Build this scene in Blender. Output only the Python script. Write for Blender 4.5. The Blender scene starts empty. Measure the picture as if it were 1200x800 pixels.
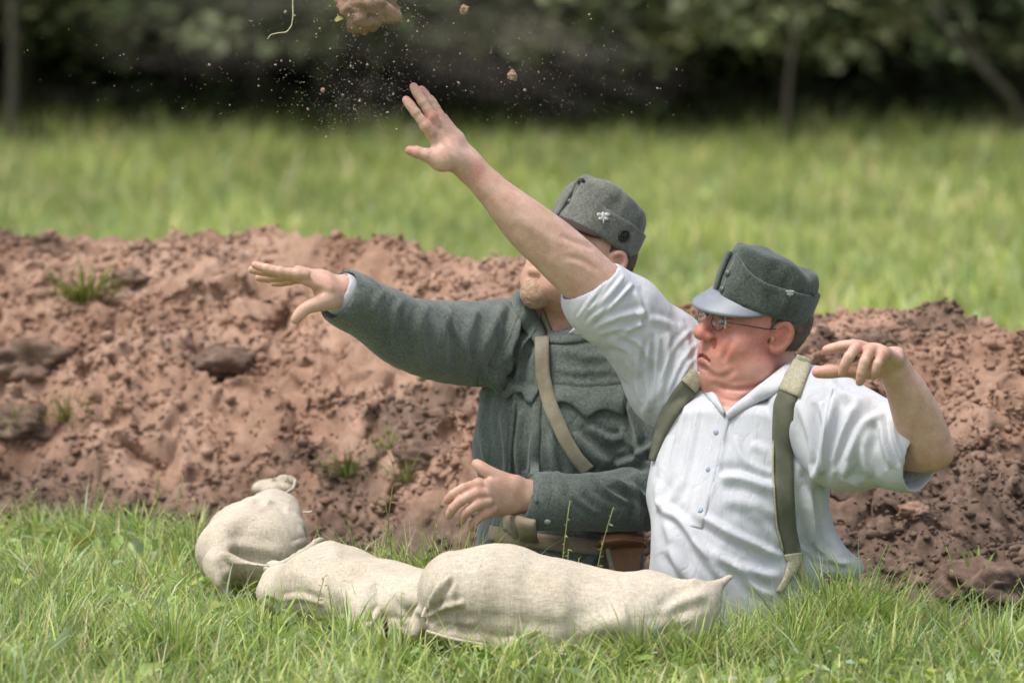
import bpy, bmesh, math, random
import numpy as np
from mathutils import Vector, Matrix
from mathutils.bvhtree import BVHTree
import openvdb

random.seed(7)
RNG = np.random.default_rng(11)
SC = bpy.context.scene
COL = SC.collection

# ---------------------------------------------------------------- camera
CAM_H, FPX, PITCH = 1.26, 6500.0, math.atan(485 / 6500.0)
cd = bpy.data.cameras.new('camera')
cam = bpy.data.objects.new('camera', cd)
COL.objects.link(cam)
cam.location = (0, 0, CAM_H)
cam.rotation_euler = (math.pi / 2 - PITCH, 0, 0)
cd.sensor_width = 36
cd.lens = 36 * FPX / 1200
cd.clip_start, cd.clip_end = 0.1, 3000
cd.dof.use_dof = True
cd.dof.focus_distance = 9.9
cd.dof.aperture_fstop = 4.6
cd.dof.aperture_blades = 9
SC.camera = cam

# ---------------------------------------------------------------- light
SUN_EL, SUN_AZ = math.radians(66), math.radians(-120)     # azimuth clockwise from +Y
w = bpy.data.worlds.new('World')
SC.world = w
w.use_nodes = True
nt = w.node_tree
nt.nodes.clear()
wo = nt.nodes.new('ShaderNodeOutputWorld')
bg = nt.nodes.new('ShaderNodeBackground')
sky = nt.nodes.new('ShaderNodeTexSky')
sky.sky_type = 'NISHITA'
sky.sun_disc = False
sky.sun_elevation = SUN_EL
sky.sun_rotation = SUN_AZ
sky.air_density, sky.dust_density, sky.ozone_density = 1.0, 3.5, 1.0
hsv = nt.nodes.new('ShaderNodeHueSaturation')
hsv.inputs['Saturation'].default_value = 0.6
nt.links.new(sky.outputs[0], hsv.inputs['Color'])
nt.links.new(hsv.outputs[0], bg.inputs['Color'])
bg.inputs['Strength'].default_value = 0.14
nt.links.new(bg.outputs[0], wo.inputs[0])
sl = bpy.data.lights.new('sun', 'SUN')
sl.energy = 1.6
sl.angle = math.radians(20)
sl.color = (1.0, 0.95, 0.88)
sun = bpy.data.objects.new('sun', sl)
COL.objects.link(sun)
sdir = Vector((math.sin(SUN_AZ) * math.cos(SUN_EL), math.cos(SUN_AZ) * math.cos(SUN_EL), math.sin(SUN_EL)))
sun.rotation_euler = sdir.to_track_quat('Z', 'Y').to_euler()
sun.location = (-6, -4, 12)
SC.view_settings.view_transform = 'Standard'
SC.view_settings.look = 'None'
SC.view_settings.exposure = 0.66
SC.cycles.use_denoising = True
SC.cycles.max_bounces = 6
SC.cycles.transparent_max_bounces = 8
SC.cycles.volume_bounces = 0

# ---------------------------------------------------------------- helpers
CF = np.array([0, math.cos(PITCH), -math.sin(PITCH)])
CU = np.array([0, math.sin(PITCH), math.cos(PITCH)])
CX = np.array([1.0, 0, 0])
CP = np.array([0, 0, CAM_H])


def P(u, v, d):
    """point at distance d (m) seen at picture position u, v (1200 x 800)"""
    return CP + d * (CF + CX * ((u - 600) / FPX) - CU * ((v - 400) / FPX))


def proj(V):
    q = V - CP
    d = q @ CF
    return 600 + FPX * (q @ CX) / d, 400 - FPX * (q @ CU) / d, d


def hashn(ix, iy, iz, seed):
    h = (ix * 374761393 + iy * 668265263 + iz * 2147483647 + seed * 974711) & 0xffffffff
    h = ((h ^ (h >> 13)) * 1274126177) & 0xffffffff
    h = h ^ (h >> 16)
    return (h & 0xffff) / 32767.5 - 1.0


def noise3(p, s, seed=0):
    """value noise -1..1 of points p (N,3) at scale s (1/m)"""
    q = np.asarray(p, float) * s + 100.0
    i = np.floor(q).astype(np.int64)
    f = q - i
    f = f * f * f * (f * (f * 6 - 15) + 10)
    r = 0
    for a in (0, 1):
        wa = f[:, 0] if a else 1 - f[:, 0]
        for b in (0, 1):
            wb = f[:, 1] if b else 1 - f[:, 1]
            for c in (0, 1):
                wc = f[:, 2] if c else 1 - f[:, 2]
                r = r + wa * wb * wc * hashn(i[:, 0] + a, i[:, 1] + b, i[:, 2] + c, seed)
    return r


def fbm(p, s, octaves=4, seed=0, gain=0.5):
    r, a = 0, 1.0
    for o in range(octaves):
        r = r + a * noise3(p, s * (2 ** o) * (1 + .03 * o), seed + o * 17)
        a *= gain
    return r


def sstep(a, b, x):
    t = np.clip((x - a) / (b - a), 0, 1)
    return t * t * (3 - 2 * t)


def make_mesh(name, V, F, mat=None, smooth=True):
    """fast mesh from arrays; F an (N,3) or (N,4) array or a list of such arrays"""
    me = bpy.data.meshes.new(name)
    Fs = F if isinstance(F, list) else [F]
    Fs = [np.asarray(f, np.int32) for f in Fs if len(f)]
    loops = np.concatenate([f.ravel() for f in Fs])
    tot = np.concatenate([np.full(len(f), f.shape[1], np.int32) for f in Fs])
    st = np.concatenate([[0], np.cumsum(tot)[:-1]]).astype(np.int32)
    V = np.asarray(V, np.float32)
    me.vertices.add(len(V))
    me.vertices.foreach_set('co', V.ravel())
    me.loops.add(len(loops))
    me.loops.foreach_set('vertex_index', loops)
    me.polygons.add(len(tot))
    me.polygons.foreach_set('loop_start', st)
    me.polygons.foreach_set('loop_total', tot)
    if smooth:
        me.polygons.foreach_set('use_smooth', np.ones(len(tot), bool))
    me.update(calc_edges=True)
    me.validate()
    if mat:
        me.materials.append(mat)
    return me


def add_attr(me, name, vals):
    vals = np.asarray(vals, np.float32)
    if vals.ndim == 1:
        a = me.attributes.new(name, 'FLOAT', 'POINT')
        a.data.foreach_set('value', vals)
    else:
        a = me.attributes.new(name, 'FLOAT_COLOR', 'POINT')
        if vals.shape[1] == 3:
            vals = np.concatenate([vals, np.ones((len(vals), 1), np.float32)], 1)
        a.data.foreach_set('color', vals.ravel())


def obj(name, me, parent=None):
    o = bpy.data.objects.new(name, me)
    COL.objects.link(o)
    if parent is not None:
        o.parent = parent
        o.matrix_parent_inverse = parent_world(parent).inverted()
    return o


def parent_world(p):
    m = p.matrix_basis.copy()
    if p.parent is not None:
        m = parent_world(p.parent) @ p.matrix_parent_inverse @ m
    return m


def tag(o, label=None, cat=None, group=None, kind=None):
    if label: o['label'] = label
    if cat: o['category'] = cat
    if group: o['group'] = group
    if kind: o['kind'] = kind
    return o


def rebase(o, base):
    """put the origin of a mesh object at its base"""
    b = Vector([float(c) for c in base])
    o.data.transform(Matrix.Translation(-b))
    o.location = b
    return o


# ---------------------------------------------------------------- materials
def new_mat(name, rough=0.8):
    m = bpy.data.materials.new(name)
    m.use_nodes = True
    n = m.node_tree.nodes
    b = n['Principled BSDF']
    b.inputs['Roughness'].default_value = rough
    return m, m.node_tree, b


def node(t, kind, **kw):
    n = t.nodes.new(kind)
    for k, v in kw.items():
        if k in n.inputs and not hasattr(n, k):
            n.inputs[k].default_value = v
        else:
            setattr(n, k, v)
    return n


def ramp(t, fac, stops):
    r = t.nodes.new('ShaderNodeValToRGB')
    e = r.color_ramp.elements
    while len(e) > 1:
        e.remove(e[-1])
    e[0].position, e[0].color = stops[0][0], (*stops[0][1], 1)
    for p, c in stops[1:]:
        x = e.new(p)
        x.color = (*c, 1)
    t.links.new(fac, r.inputs[0])
    return r.outputs[0]


def tex_noise(t, scale, detail=4, rough=0.55, vec=None, stretch=None):
    if vec is None:
        vec = t.nodes.new('ShaderNodeTexCoord').outputs['Object']
    if stretch:
        mp = t.nodes.new('ShaderNodeMapping')
        mp.inputs['Scale'].default_value = stretch
        t.links.new(vec, mp.inputs[0])
        vec = mp.outputs[0]
    n = t.nodes.new('ShaderNodeTexNoise')
    n.inputs['Scale'].default_value = scale
    n.inputs['Detail'].default_value = detail
    n.inputs['Roughness'].default_value = rough
    t.links.new(vec, n.inputs['Vector'])
    return n.outputs['Fac']


def add_bump(t, b, h, strength, dist):
    bp = t.nodes.new('ShaderNodeBump')
    bp.inputs['Strength'].default_value = strength
    bp.inputs['Distance'].default_value = dist
    t.links.new(h, bp.inputs['Height'])
    prev = b.inputs['Normal'].links
    if prev:
        t.links.new(prev[0].from_socket, bp.inputs['Normal'])
    t.links.new(bp.outputs[0], b.inputs['Normal'])


def mixc(t, fac, a, b, mode='MIX'):
    m = t.nodes.new('ShaderNodeMix')
    m.data_type = 'RGBA'
    m.blend_type = mode
    for s, v in ((m.inputs[0], fac), (m.inputs[6], a), (m.inputs[7], b)):
        if isinstance(v, (int, float)):
            s.default_value = v
        elif isinstance(v, tuple):
            s.default_value = (*v, 1)
        else:
            t.links.new(v, s)
    return m.outputs[2]


def attr(t, name):
    a = t.nodes.new('ShaderNodeAttribute')
    a.attribute_name = name
    return a


def mat_leafy(name, transl=0.35, rough=0.5):
    """leaf and grass stuff: colour from the per-blade attribute, some light passing through"""
    m, t, b = new_mat(name, rough)
    a = attr(t, 'tint')
    t.links.new(a.outputs['Color'], b.inputs['Base Color'])
    b.inputs['Specular IOR Level'].default_value = 0.35
    tr = t.nodes.new('ShaderNodeBsdfTranslucent')
    t.links.new(a.outputs['Color'], tr.inputs[0])
    mx = t.nodes.new('ShaderNodeMixShader')
    mx.inputs[0].default_value = transl
    t.links.new(b.outputs[0], mx.inputs[1])
    t.links.new(tr.outputs[0], mx.inputs[2])
    t.links.new(mx.outputs[0], t.nodes['Material Output'].inputs[0])
    return m


def mat_soil(name, dark=False):
    m, t, b = new_mat(name, 0.95)
    tc = t.nodes.new('ShaderNodeTexCoord').outputs['Object']
    n1 = tex_noise(t, 3.0, 5, 0.6, tc)
    n2 = tex_noise(t, 38, 5, 0.65, tc)
    c1 = ramp(t, n1, [(0.30, (.19, .108, .070)), (0.45, (.32, .198, .136)), (0.60, (.39, .258, .186)), (0.75, (.37, .200, .120))])
    c2 = mixc(t, 0.65, c1, ramp(t, n2, [(0.3, (.35, .33, .32)), (0.5, (.5, .5, .5)), (0.72, (.68, .69, .70))]), 'OVERLAY')
    a = attr(t, 'topsoil')
    ct = ramp(t, n2, [(0.3, (.060, .042, .032)), (0.55, (.15, .105, .080)), (0.75, (.25, .18, .14))])
    t.links.new(mixc(t, a.outputs['Fac'], c2, ct), b.inputs['Base Color'])
    b.inputs['Specular IOR Level'].default_value = 0.15
    add_bump(t, b, tex_noise(t, 110, 6, 0.75, tc), 0.5, 0.008)
    return m


M = {}
M['soil'] = mat_soil('soil')
M['grass'] = mat_leafy('grass_blade', .35, .38)
M['leaf'] = mat_leafy('tree_leaf', 0.3)


def mat_ground():
    m, t, b = new_mat('turf', 0.95)
    tc = t.nodes.new('ShaderNodeTexCoord').outputs['Object']
    n1 = tex_noise(t, 0.35, 4, 0.6, tc)
    n2 = tex_noise(t, 30, 4, 0.6, tc)
    c1 = ramp(t, n1, [(0.3, (.13, .19, .05)), (0.5, (.19, .25, .07)), (0.7, (.26, .28, .11))])
    c = mixc(t, 0.6, c1, ramp(t, n2, [(0.3, (.3, .3, .3)), (0.7, (.7, .7, .7))]), 'OVERLAY')
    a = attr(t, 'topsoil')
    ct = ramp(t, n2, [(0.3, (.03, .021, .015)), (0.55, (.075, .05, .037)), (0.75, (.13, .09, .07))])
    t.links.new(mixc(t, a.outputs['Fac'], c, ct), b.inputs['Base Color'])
    add_bump(t, b, n2, 0.8, 0.02)
    return m


M['turf'] = mat_ground()


def mat_bark():
    m, t, b = new_mat('bark', 0.9)
    n = tex_noise(t, 14, 5, 0.6, stretch=(3, 3, .6))
    t.links.new(ramp(t, n, [(0.3, (.035, .028, .02)), (0.6, (.10, .085, .06)), (0.8, (.15, .14, .09))]), b.inputs['Base Color'])
    add_bump(t, b, n, 0.8, 0.02)
    return m


M['bark'] = mat_bark()
# ---------------------------------------------------------------- the lie of the land
NX = np.array([-40, -3.0, -2.0, -0.95, -0.5, -0.2, 0.05, 0.3, 0.95, 2.0, 3.5, 40])
NY = np.array([12.4, 12.2, 11.7, 11.2, 10.82, 10.30, 9.93, 9.74, 9.72, 9.65, 9.6, 9.6])
CXS = np.array([-40, -1.6, -1.15, -.95, -.7, -.5, -.3, -.05, .3, .6, .95, 1.4, 40])
CZS = np.array([.5, .52, .53, .53, .545, .54, .53, .52, .475, .45, .435, .44, .44])
TRENCH_Z = -0.95


def near_edge(x):
    x = np.asarray(x, float)
    k = np.linspace(-.12, .12, 5)
    return sum(np.interp(x + a, NX, NY) for a in k) / 5


def far_edge(x):
    return near_edge(x) + np.interp(x, [-40, -1, -.2, .5, 1, 40], [.62, .62, .80, .86, .80, .8])


def ends(x):
    return sstep(-4.6, -3.6, x) * (1 - sstep(3.6, 4.6, x))


def bank_z(x, y):
    """height of the spoil bank above the turf (negative where there is none)"""
    fe = far_edge(x)
    s = y - fe
    crest = np.interp(x, CXS, CZS)
    run = np.interp(x, [-40, -1, 0, 1, 40], [1.25, 1.25, 1.2, 1.05, 1.05])
    up = s / run
    z = crest * np.where(up < 1, 1 - np.abs(1 - np.clip(up, -.2, 1)) ** 1.35, 1.0)
    back = np.clip((s - run) / 1.25, 0, 1.4)
    z = z - (crest + .06) * (back ** 1.5) * 1.0
    return np.where(s < 0, s * 1.2, z) * 1.0 - (1 - ends(x)) * 0.8


def ground_z(x, y):
    ne, fe = near_edge(x), far_edge(x)
    p = np.stack([x, y, 0 * x], 1)
    wob = .03 * noise3(p, 6, 3) + .012 * noise3(p, 22, 4)
    a = sstep(0, .14, y - ne + wob)
    b = 1 - sstep(-.10, .06, y - fe + wob)
    base = .015 * noise3(p, 1.3, 1) + .007 * noise3(p, 7, 2)
    far = np.clip((y - 15) / 20, 0, 1)
    base = base + .10 * far * noise3(p, .22, 9)
    lip = .0 * a
    return base + TRENCH_Z * a * b * ends(x) + lip


def grid_mesh(xs, ys):
    X, Y = np.meshgrid(xs, ys, indexing='xy')
    nx, ny = len(xs), len(ys)
    i = (np.arange(ny - 1)[:, None] * nx + np.arange(nx - 1)[None, :]).ravel()
    F = np.stack([i, i + 1, i + 1 + nx, i + nx], 1)
    return X.ravel(), Y.ravel(), F


# turf: one sheet out to the horizon, fine where the trench is cut
xs = np.concatenate([[-900, -300, -120, -60, -30, -16, -10, -7], np.arange(-5, -1.6, .09), np.arange(-1.6, 1.6, .022), np.arange(1.6, 5.1, .09), [7, 10, 16, 30, 60, 120, 300, 900]])
ys = np.concatenate([[-600, -200, -60, -20, -5, 2, 5, 7, 8], np.arange(8.4, 13, .022), np.arange(13, 16, .15), np.arange(16, 34, .5), [36, 40, 46, 55, 80, 150, 400, 1500]])
X, Y, F = grid_mesh(xs, ys)
Z = ground_z(X, Y)
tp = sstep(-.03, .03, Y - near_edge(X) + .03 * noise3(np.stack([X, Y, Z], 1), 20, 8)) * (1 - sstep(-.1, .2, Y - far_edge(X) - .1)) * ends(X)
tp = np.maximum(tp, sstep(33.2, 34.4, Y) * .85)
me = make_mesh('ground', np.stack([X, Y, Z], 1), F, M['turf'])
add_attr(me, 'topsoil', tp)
tag(obj('ground', me), kind='structure')

# spoil bank
xs = np.concatenate([np.arange(-4.8, -2.2, .04), np.arange(-2.2, 2.0, .0090), np.arange(2.0, 4.9, .04)])
ss = np.concatenate([np.arange(-.14, 1.35, .0085), np.arange(1.35, 2.8, .05)])
X, S, F = grid_mesh(xs, ss)
Y = S + far_edge(X)
Z = bank_z(X, Y)
p = np.stack([X, Y, Z * 1.0], 1)
env = (1 - .35 * sstep(.7, 1.1, S)) * sstep(-.14, .06, S) * (1 - sstep(2.0, 2.7, S)) * (.35 + .65 * sstep(-.05, .25, S))
rd = 1 - np.abs(fbm(p, 5.0, 4, 31, .55))
low = fbm(p, 2.3, 3, 41)
crumb = fbm(p, 26, 4, 51, .62)
# slumped, streaky lumps running down the slope
q = np.stack([X + .5 * S, S * .55 - .3 * X, Z], 1)
slump = np.abs(fbm(q, 9, 4, 61, .55))
disp = .078 * low + .040 * (rd - .55) + .012 * crumb + .036 * (slump - .3)
lump = noise3(p, 13, 71)
disp += .010 * np.clip(lump - .1, 0, 1) ** .8
disp += .006 * np.abs(fbm(p, 44, 3, 73, .6)) + .007 * np.clip(fbm(p, 19, 3, 75, .6), 0, 1)
Z = Z + env * disp
nx_ = fbm(p, 17, 3, 81)
Y = Y + env * .035 * nx_
X2 = X + env * .02 * fbm(p, 15, 3, 91)
topsoil = 1 - sstep(.02, .16, Z - .04 * fbm(p, 4, 3, 15) - np.interp(X, [-1, 0, .4, .75, 1], [-.03, .0, .06, .13, .15]))
patchy = sstep(.45, .75, fbm(p, 2.6, 3, 23) + .25 * noise3(p, 12, 5))
topsoil = np.clip(np.maximum(topsoil * .9, patchy * .75), 0, 1)
me = make_mesh('earth_bank', np.stack([X2, Y, Z], 1), F, M['soil'])
add_attr(me, 'topsoil', topsoil)
bank = obj('earth_bank', me)
tag(bank, kind='structure')
BANK_BVH = BVHTree.FromObject(bank, bpy.context.evaluated_depsgraph_get())
BANK_V = np.stack([X2, Y, Z], 1)
BANK_TOP = topsoil


def tube_mesh(paths, sides=9):
    """tapered tubes along polylines [(points, radii)]; returns V, F"""
    V, F, o = [], [], 0
    for pts, rad in paths:
        pts = np.asarray(pts, float)
        d = np.gradient(pts, axis=0)
        d /= np.linalg.norm(d, axis=1)[:, None] + 1e-12
        ref = np.array([0, 0, 1.0]) if abs(d[0, 2]) < .8 else np.array([1.0, 0, 0])
        a = np.cross(d, ref); a /= np.linalg.norm(a, axis=1)[:, None] + 1e-12
        b = np.cross(d, a)
        th = np.arange(sides) * 2 * math.pi / sides
        ring = pts[:, None] + (a[:, None] * np.cos(th)[None, :, None] + b[:, None] * np.sin(th)[None, :, None]) * np.asarray(rad)[:, None, None]
        n = len(pts)
        V.append(ring.reshape(-1, 3))
        i = np.arange(n - 1)[:, None] * sides
        j = np.arange(sides)[None]
        F.append((np.stack([i + j, i + (j + 1) % sides, i + sides + (j + 1) % sides, i + sides + j], 2) + o).reshape(-1, 4))
        o += n * sides
        # end caps as fans
        V.append(pts[[0, -1]])
        c0 = np.stack([j[0] * 0 + o, (j[0] + 1) % sides + o - n * sides, j[0] + o - n * sides, j[0] + o - n * sides], 1)
        c1 = np.stack([j[0] * 0 + o + 1, j[0] + o - sides, (j[0] + 1) % sides + o - sides, (j[0] + 1) % sides + o - sides], 1)
        F.append(np.concatenate([c0[:, :3], c0[:, :1]], 1)[:0])
        CAPS.append((c0[:, :3], c1[:, :3]))
        o += 2
    tri = np.concatenate([np.concatenate(c) for c in CAPS]) if CAPS else np.zeros((0, 3), int)
    CAPS.clear()
    return np.concatenate(V), [np.concatenate(F), tri]


CAPS = []


# crumbs and clods lying on the bank
def ico(sub):
    bm = bmesh.new()
    bmesh.ops.create_icosphere(bm, subdivisions=sub, radius=1)
    V = np.array([v.co for v in bm.verts])
    Fv = np.array([[v.index for v in f.verts] for f in bm.faces])
    bm.free()
    return V, Fv


ICO1, ICO2, ICO3, ICO4 = ico(1), ico(2), ico(3), ico(4)


def scatter_lumps(pts, sizes, ic, rng, squash=.75, rough=.35):
    V0, F0 = ic
    n = len(pts)
    ang = rng.uniform(0, 6.283, (n, 3))
    c, s = np.cos(ang), np.sin(ang)
    jit = 1 + rough * rng.uniform(-1, 1, (n, len(V0)))
    sc = rng.uniform(.65, 1.25, (n, 3))
    V = V0[None] * jit[:, :, None] * sc[:, None, :]
    x = V[..., 0] * c[:, None, 0] - V[..., 1] * s[:, None, 0]
    y = V[..., 0] * s[:, None, 0] + V[..., 1] * c[:, None, 0]
    z = V[..., 2]
    y2 = y * c[:, None, 1] - z * s[:, None, 1]
    z2 = (y * s[:, None, 1] + z * c[:, None, 1]) * squash
    V = np.stack([x, y2, z2], 2) * sizes[:, None, None] + pts[:, None, :]
    F = F0[None] + (np.arange(n) * len(V0))[:, None, None]
    return V.reshape(-1, 3), F.reshape(-1, 3)


vis = np.nonzero((BANK_V[:, 0] < 1.7) & (BANK_V[:, 0] > -2.0) & (S > -.1) & (S < 1.35))[0]
k = RNG.choice(vis, 52000)
sz = .0030 + .0034 * RNG.pareto(2.6, len(k))
sz = np.where(sz > .015, RNG.uniform(.003, .011, len(k)), sz)
k = k[noise3(BANK_V[k], 6, 77) > -.45]
sz = sz[:len(k)]
small, big = sz < .0065, sz >= .0065
V1, F1 = scatter_lumps(BANK_V[k][small] + RNG.normal(0, .003, (small.sum(), 3)), sz[small], ICO1, RNG, rough=.45)
V2, F2 = scatter_lumps(BANK_V[k][big] + RNG.normal(0, .003, (big.sum(), 3)), sz[big], ICO2, RNG, rough=.30)
me = make_mesh('soil_crumbs', np.concatenate([V1, V2]), [F1, F2 + len(V1)], M['soil'], smooth=False)
tpc = BANK_TOP[k]
add_attr(me, 'topsoil', np.concatenate([np.repeat(tpc[small], len(ICO1[0])), np.repeat(tpc[big], len(ICO2[0]))]))
tag(obj('soil_crumbs', me), 'loose red brown soil crumbs covering the spoil bank', 'soil', kind='stuff')


def clod(name, centre, r, label, cat, seed, top=0.0, group=None, flat=(1, 1, .8)):
    V, Fi = ICO4
    V = V.copy()
    d = fbm(V + seed * 3.1, 1.6, 5, seed, .6)
    V = V * (1 + .34 * d + .07 * noise3(V + seed, 9, seed + 2) + .05 * noise3(V + seed, 19, seed + 4))[:, None] * np.array(flat) * r
    me = make_mesh(name, V, Fi, M['soil'])
    add_attr(me, 'topsoil', np.full(len(V), top))
    o = obj(name, me)
    o.location = centre
    return tag(o, label, cat, group)


def on_bank(u, v):
    """where the picture ray through u, v meets the bank"""
    dr = Vector(P(u, v, 1.0) - CP)
    h = BANK_BVH.ray_cast(Vector(CP), dr.normalized())
    return np.array(h[0]) if h[0] is not None else None


for i, (u, v, r, top, lab) in enumerate([
        (268, 428, .062, 1.0, 'large dark clod of topsoil halfway up the bank below the outstretched hand'),
        (592, 298, .055, .8, 'dark clod on the bank crest just left of the rear soldier'),
        (1072, 600, .026, .15, 'small rounded pinkish clod below the bent elbow of the shirtsleeved man'),
        (150, 328, .04, .9, 'dark clod beside the grass tuft near the bank top at far left'),
        (40, 425, .10, .85, 'broad dark clod at the far left edge of the bank'),
        (30, 500, .06, 1.0, 'dark clod low on the far left of the bank above the turf'),
        (505, 535, .05, .9, 'dark clod on the bank beside the grey tunic below the raised sleeve'),
        (255, 275, .04, .35, 'reddish clod lying on the crest at the left of the bank'),
        (1165, 362, .045, .3, 'brown clod on the right hand end of the bank crest'),
        (1165, 690, .075, 1.0, 'dark earth lump in the trench wall at lower right')]):
    h = on_bank(u, v)
    if h is not None:
        clod('clod', h, r * (.8 if r > .09 else 1), lab, 'clod', 100 + i, top * .85, 'clods lying on the spoil bank', (1.3, 1, .62))

# ---------------------------------------------------------------- grass


def blades(pos, h, wid, lean, curl, cols, rng, seg=3, yaw=None):
    """arching tapered blades; returns V, F(list), colours per vertex"""
    n = len(pos)
    a = rng.uniform(0, 6.283, n) if yaw is None else yaw
    dx, dy = np.cos(a), np.sin(a)
    fa = a + rng.normal(1.57, .7, n)
    wx, wy = np.cos(fa), np.sin(fa)
    Vs = []
    th = lean.copy()
    p = pos.copy()
    ts = np.linspace(0, 1, seg + 1)
    for i, t in enumerate(ts):
        wd = wid * (1 - t ** 1.6) * (.7 + .6 * min(t * 3, 1) * .5)
        off = np.stack([wx * wd * .5, wy * wd * .5, 0 * wd], 1)
        if i < seg:
            Vs += [p - off, p + off]
        else:
            Vs += [p]
        st = h / seg
        p = p + np.stack([dx * np.sin(th) * st, dy * np.sin(th) * st, np.cos(th) * st], 1)
        th = th + curl / seg
    V = np.stack(Vs, 1)
    m = V.shape[1]
    b = (np.arange(n) * m)[:, None]
    Q = np.concatenate([b + np.array([[2 * i, 2 * i + 1, 2 * i + 3, 2 * i + 2]]) for i in range(seg - 1)], 0)
    T = b + np.array([[2 * seg - 2, 2 * seg - 1, 2 * seg]])
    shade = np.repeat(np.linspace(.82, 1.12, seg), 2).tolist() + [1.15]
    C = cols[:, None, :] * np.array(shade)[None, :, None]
    return V.reshape(-1, 3), [Q, T], C.reshape(-1, 3)


def grass_cols(n, rng, pos=None):
    base = np.array([[.23, .31, .065], [.31, .39, .095], [.16, .235, .06], [.38, .42, .13], [.48, .42, .23], [.25, .35, .14], [.34, .43, .25]])
    k = rng.choice(len(base), n, p=[.22, .21, .12, .16, .13, .09, .07])
    c = base[k] * rng.uniform(.7, 1.55, (n, 1)) * 1.02 + .014 * rng.uniform(.93, 1.07, (n, 3))
    return c


def join_stuff(name, parts, mat, label, cat):
    V, F3, F4, C, o = [], [], [], [], 0
    for v, f, c in parts:
        for ff in f:
            (F3 if ff.shape[1] == 3 else F4).append(ff + o)
        V.append(v); C.append(c); o += len(v)
    F = []
    if F3: F.append(np.concatenate(F3))
    if F4: F.append(np.concatenate(F4))
    me = make_mesh(name, np.concatenate(V), F, mat)
    add_attr(me, 'tint', np.concatenate(C))
    ob = obj(name, me)
    tag(ob, label, cat, kind='stuff')
    return ob


def leaves(pos, size, rng, cols, aspect=.5, up=.5):
    """folded pointed leaves, eight triangles' worth of outline in six vertices"""
    n = len(pos)
    d = rng.normal(0, 1, (n, 3)); d[:, 2] = d[:, 2] * .5 + up * 0
    d /= np.linalg.norm(d, axis=1)[:, None]
    r = rng.normal(0, .55, (n, 3)); r[:, 2] += up
    s = np.cross(d, r); s /= np.linalg.norm(s, axis=1)[:, None] + 1e-9
    nn = np.cross(s, d)
    L = size[:, None]
    W = L * aspect * .5
    v = [pos, pos + d * L * .35 + s * W + nn * L * .06, pos + d * L * .75 + s * W * .62 + nn * L * .05, pos + d * L - nn * L * .05,
         pos + d * L * .75 - s * W * .62 + nn * L * .05, pos + d * L * .35 - s * W + nn * L * .06, pos + d * L * .4 - nn * L * .02]
    V = np.stack(v, 1)
    b = (np.arange(n) * 7)[:, None]
    T = np.concatenate([b + np.array([t]) for t in ((0, 1, 6), (0, 6, 5), (3, 6, 2), (3, 4, 6))])
    Q = np.concatenate([b + np.array([t]) for t in ((1, 2, 6), (6, 4, 5))])
    C = np.repeat(cols, 7, 0)
    return V.reshape(-1, 3), [np.concatenate([T, Q])], C


def hover(x, y, z=0.0):
    return np.stack([x, y, ground_z(x, y) + z], 1)


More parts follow.
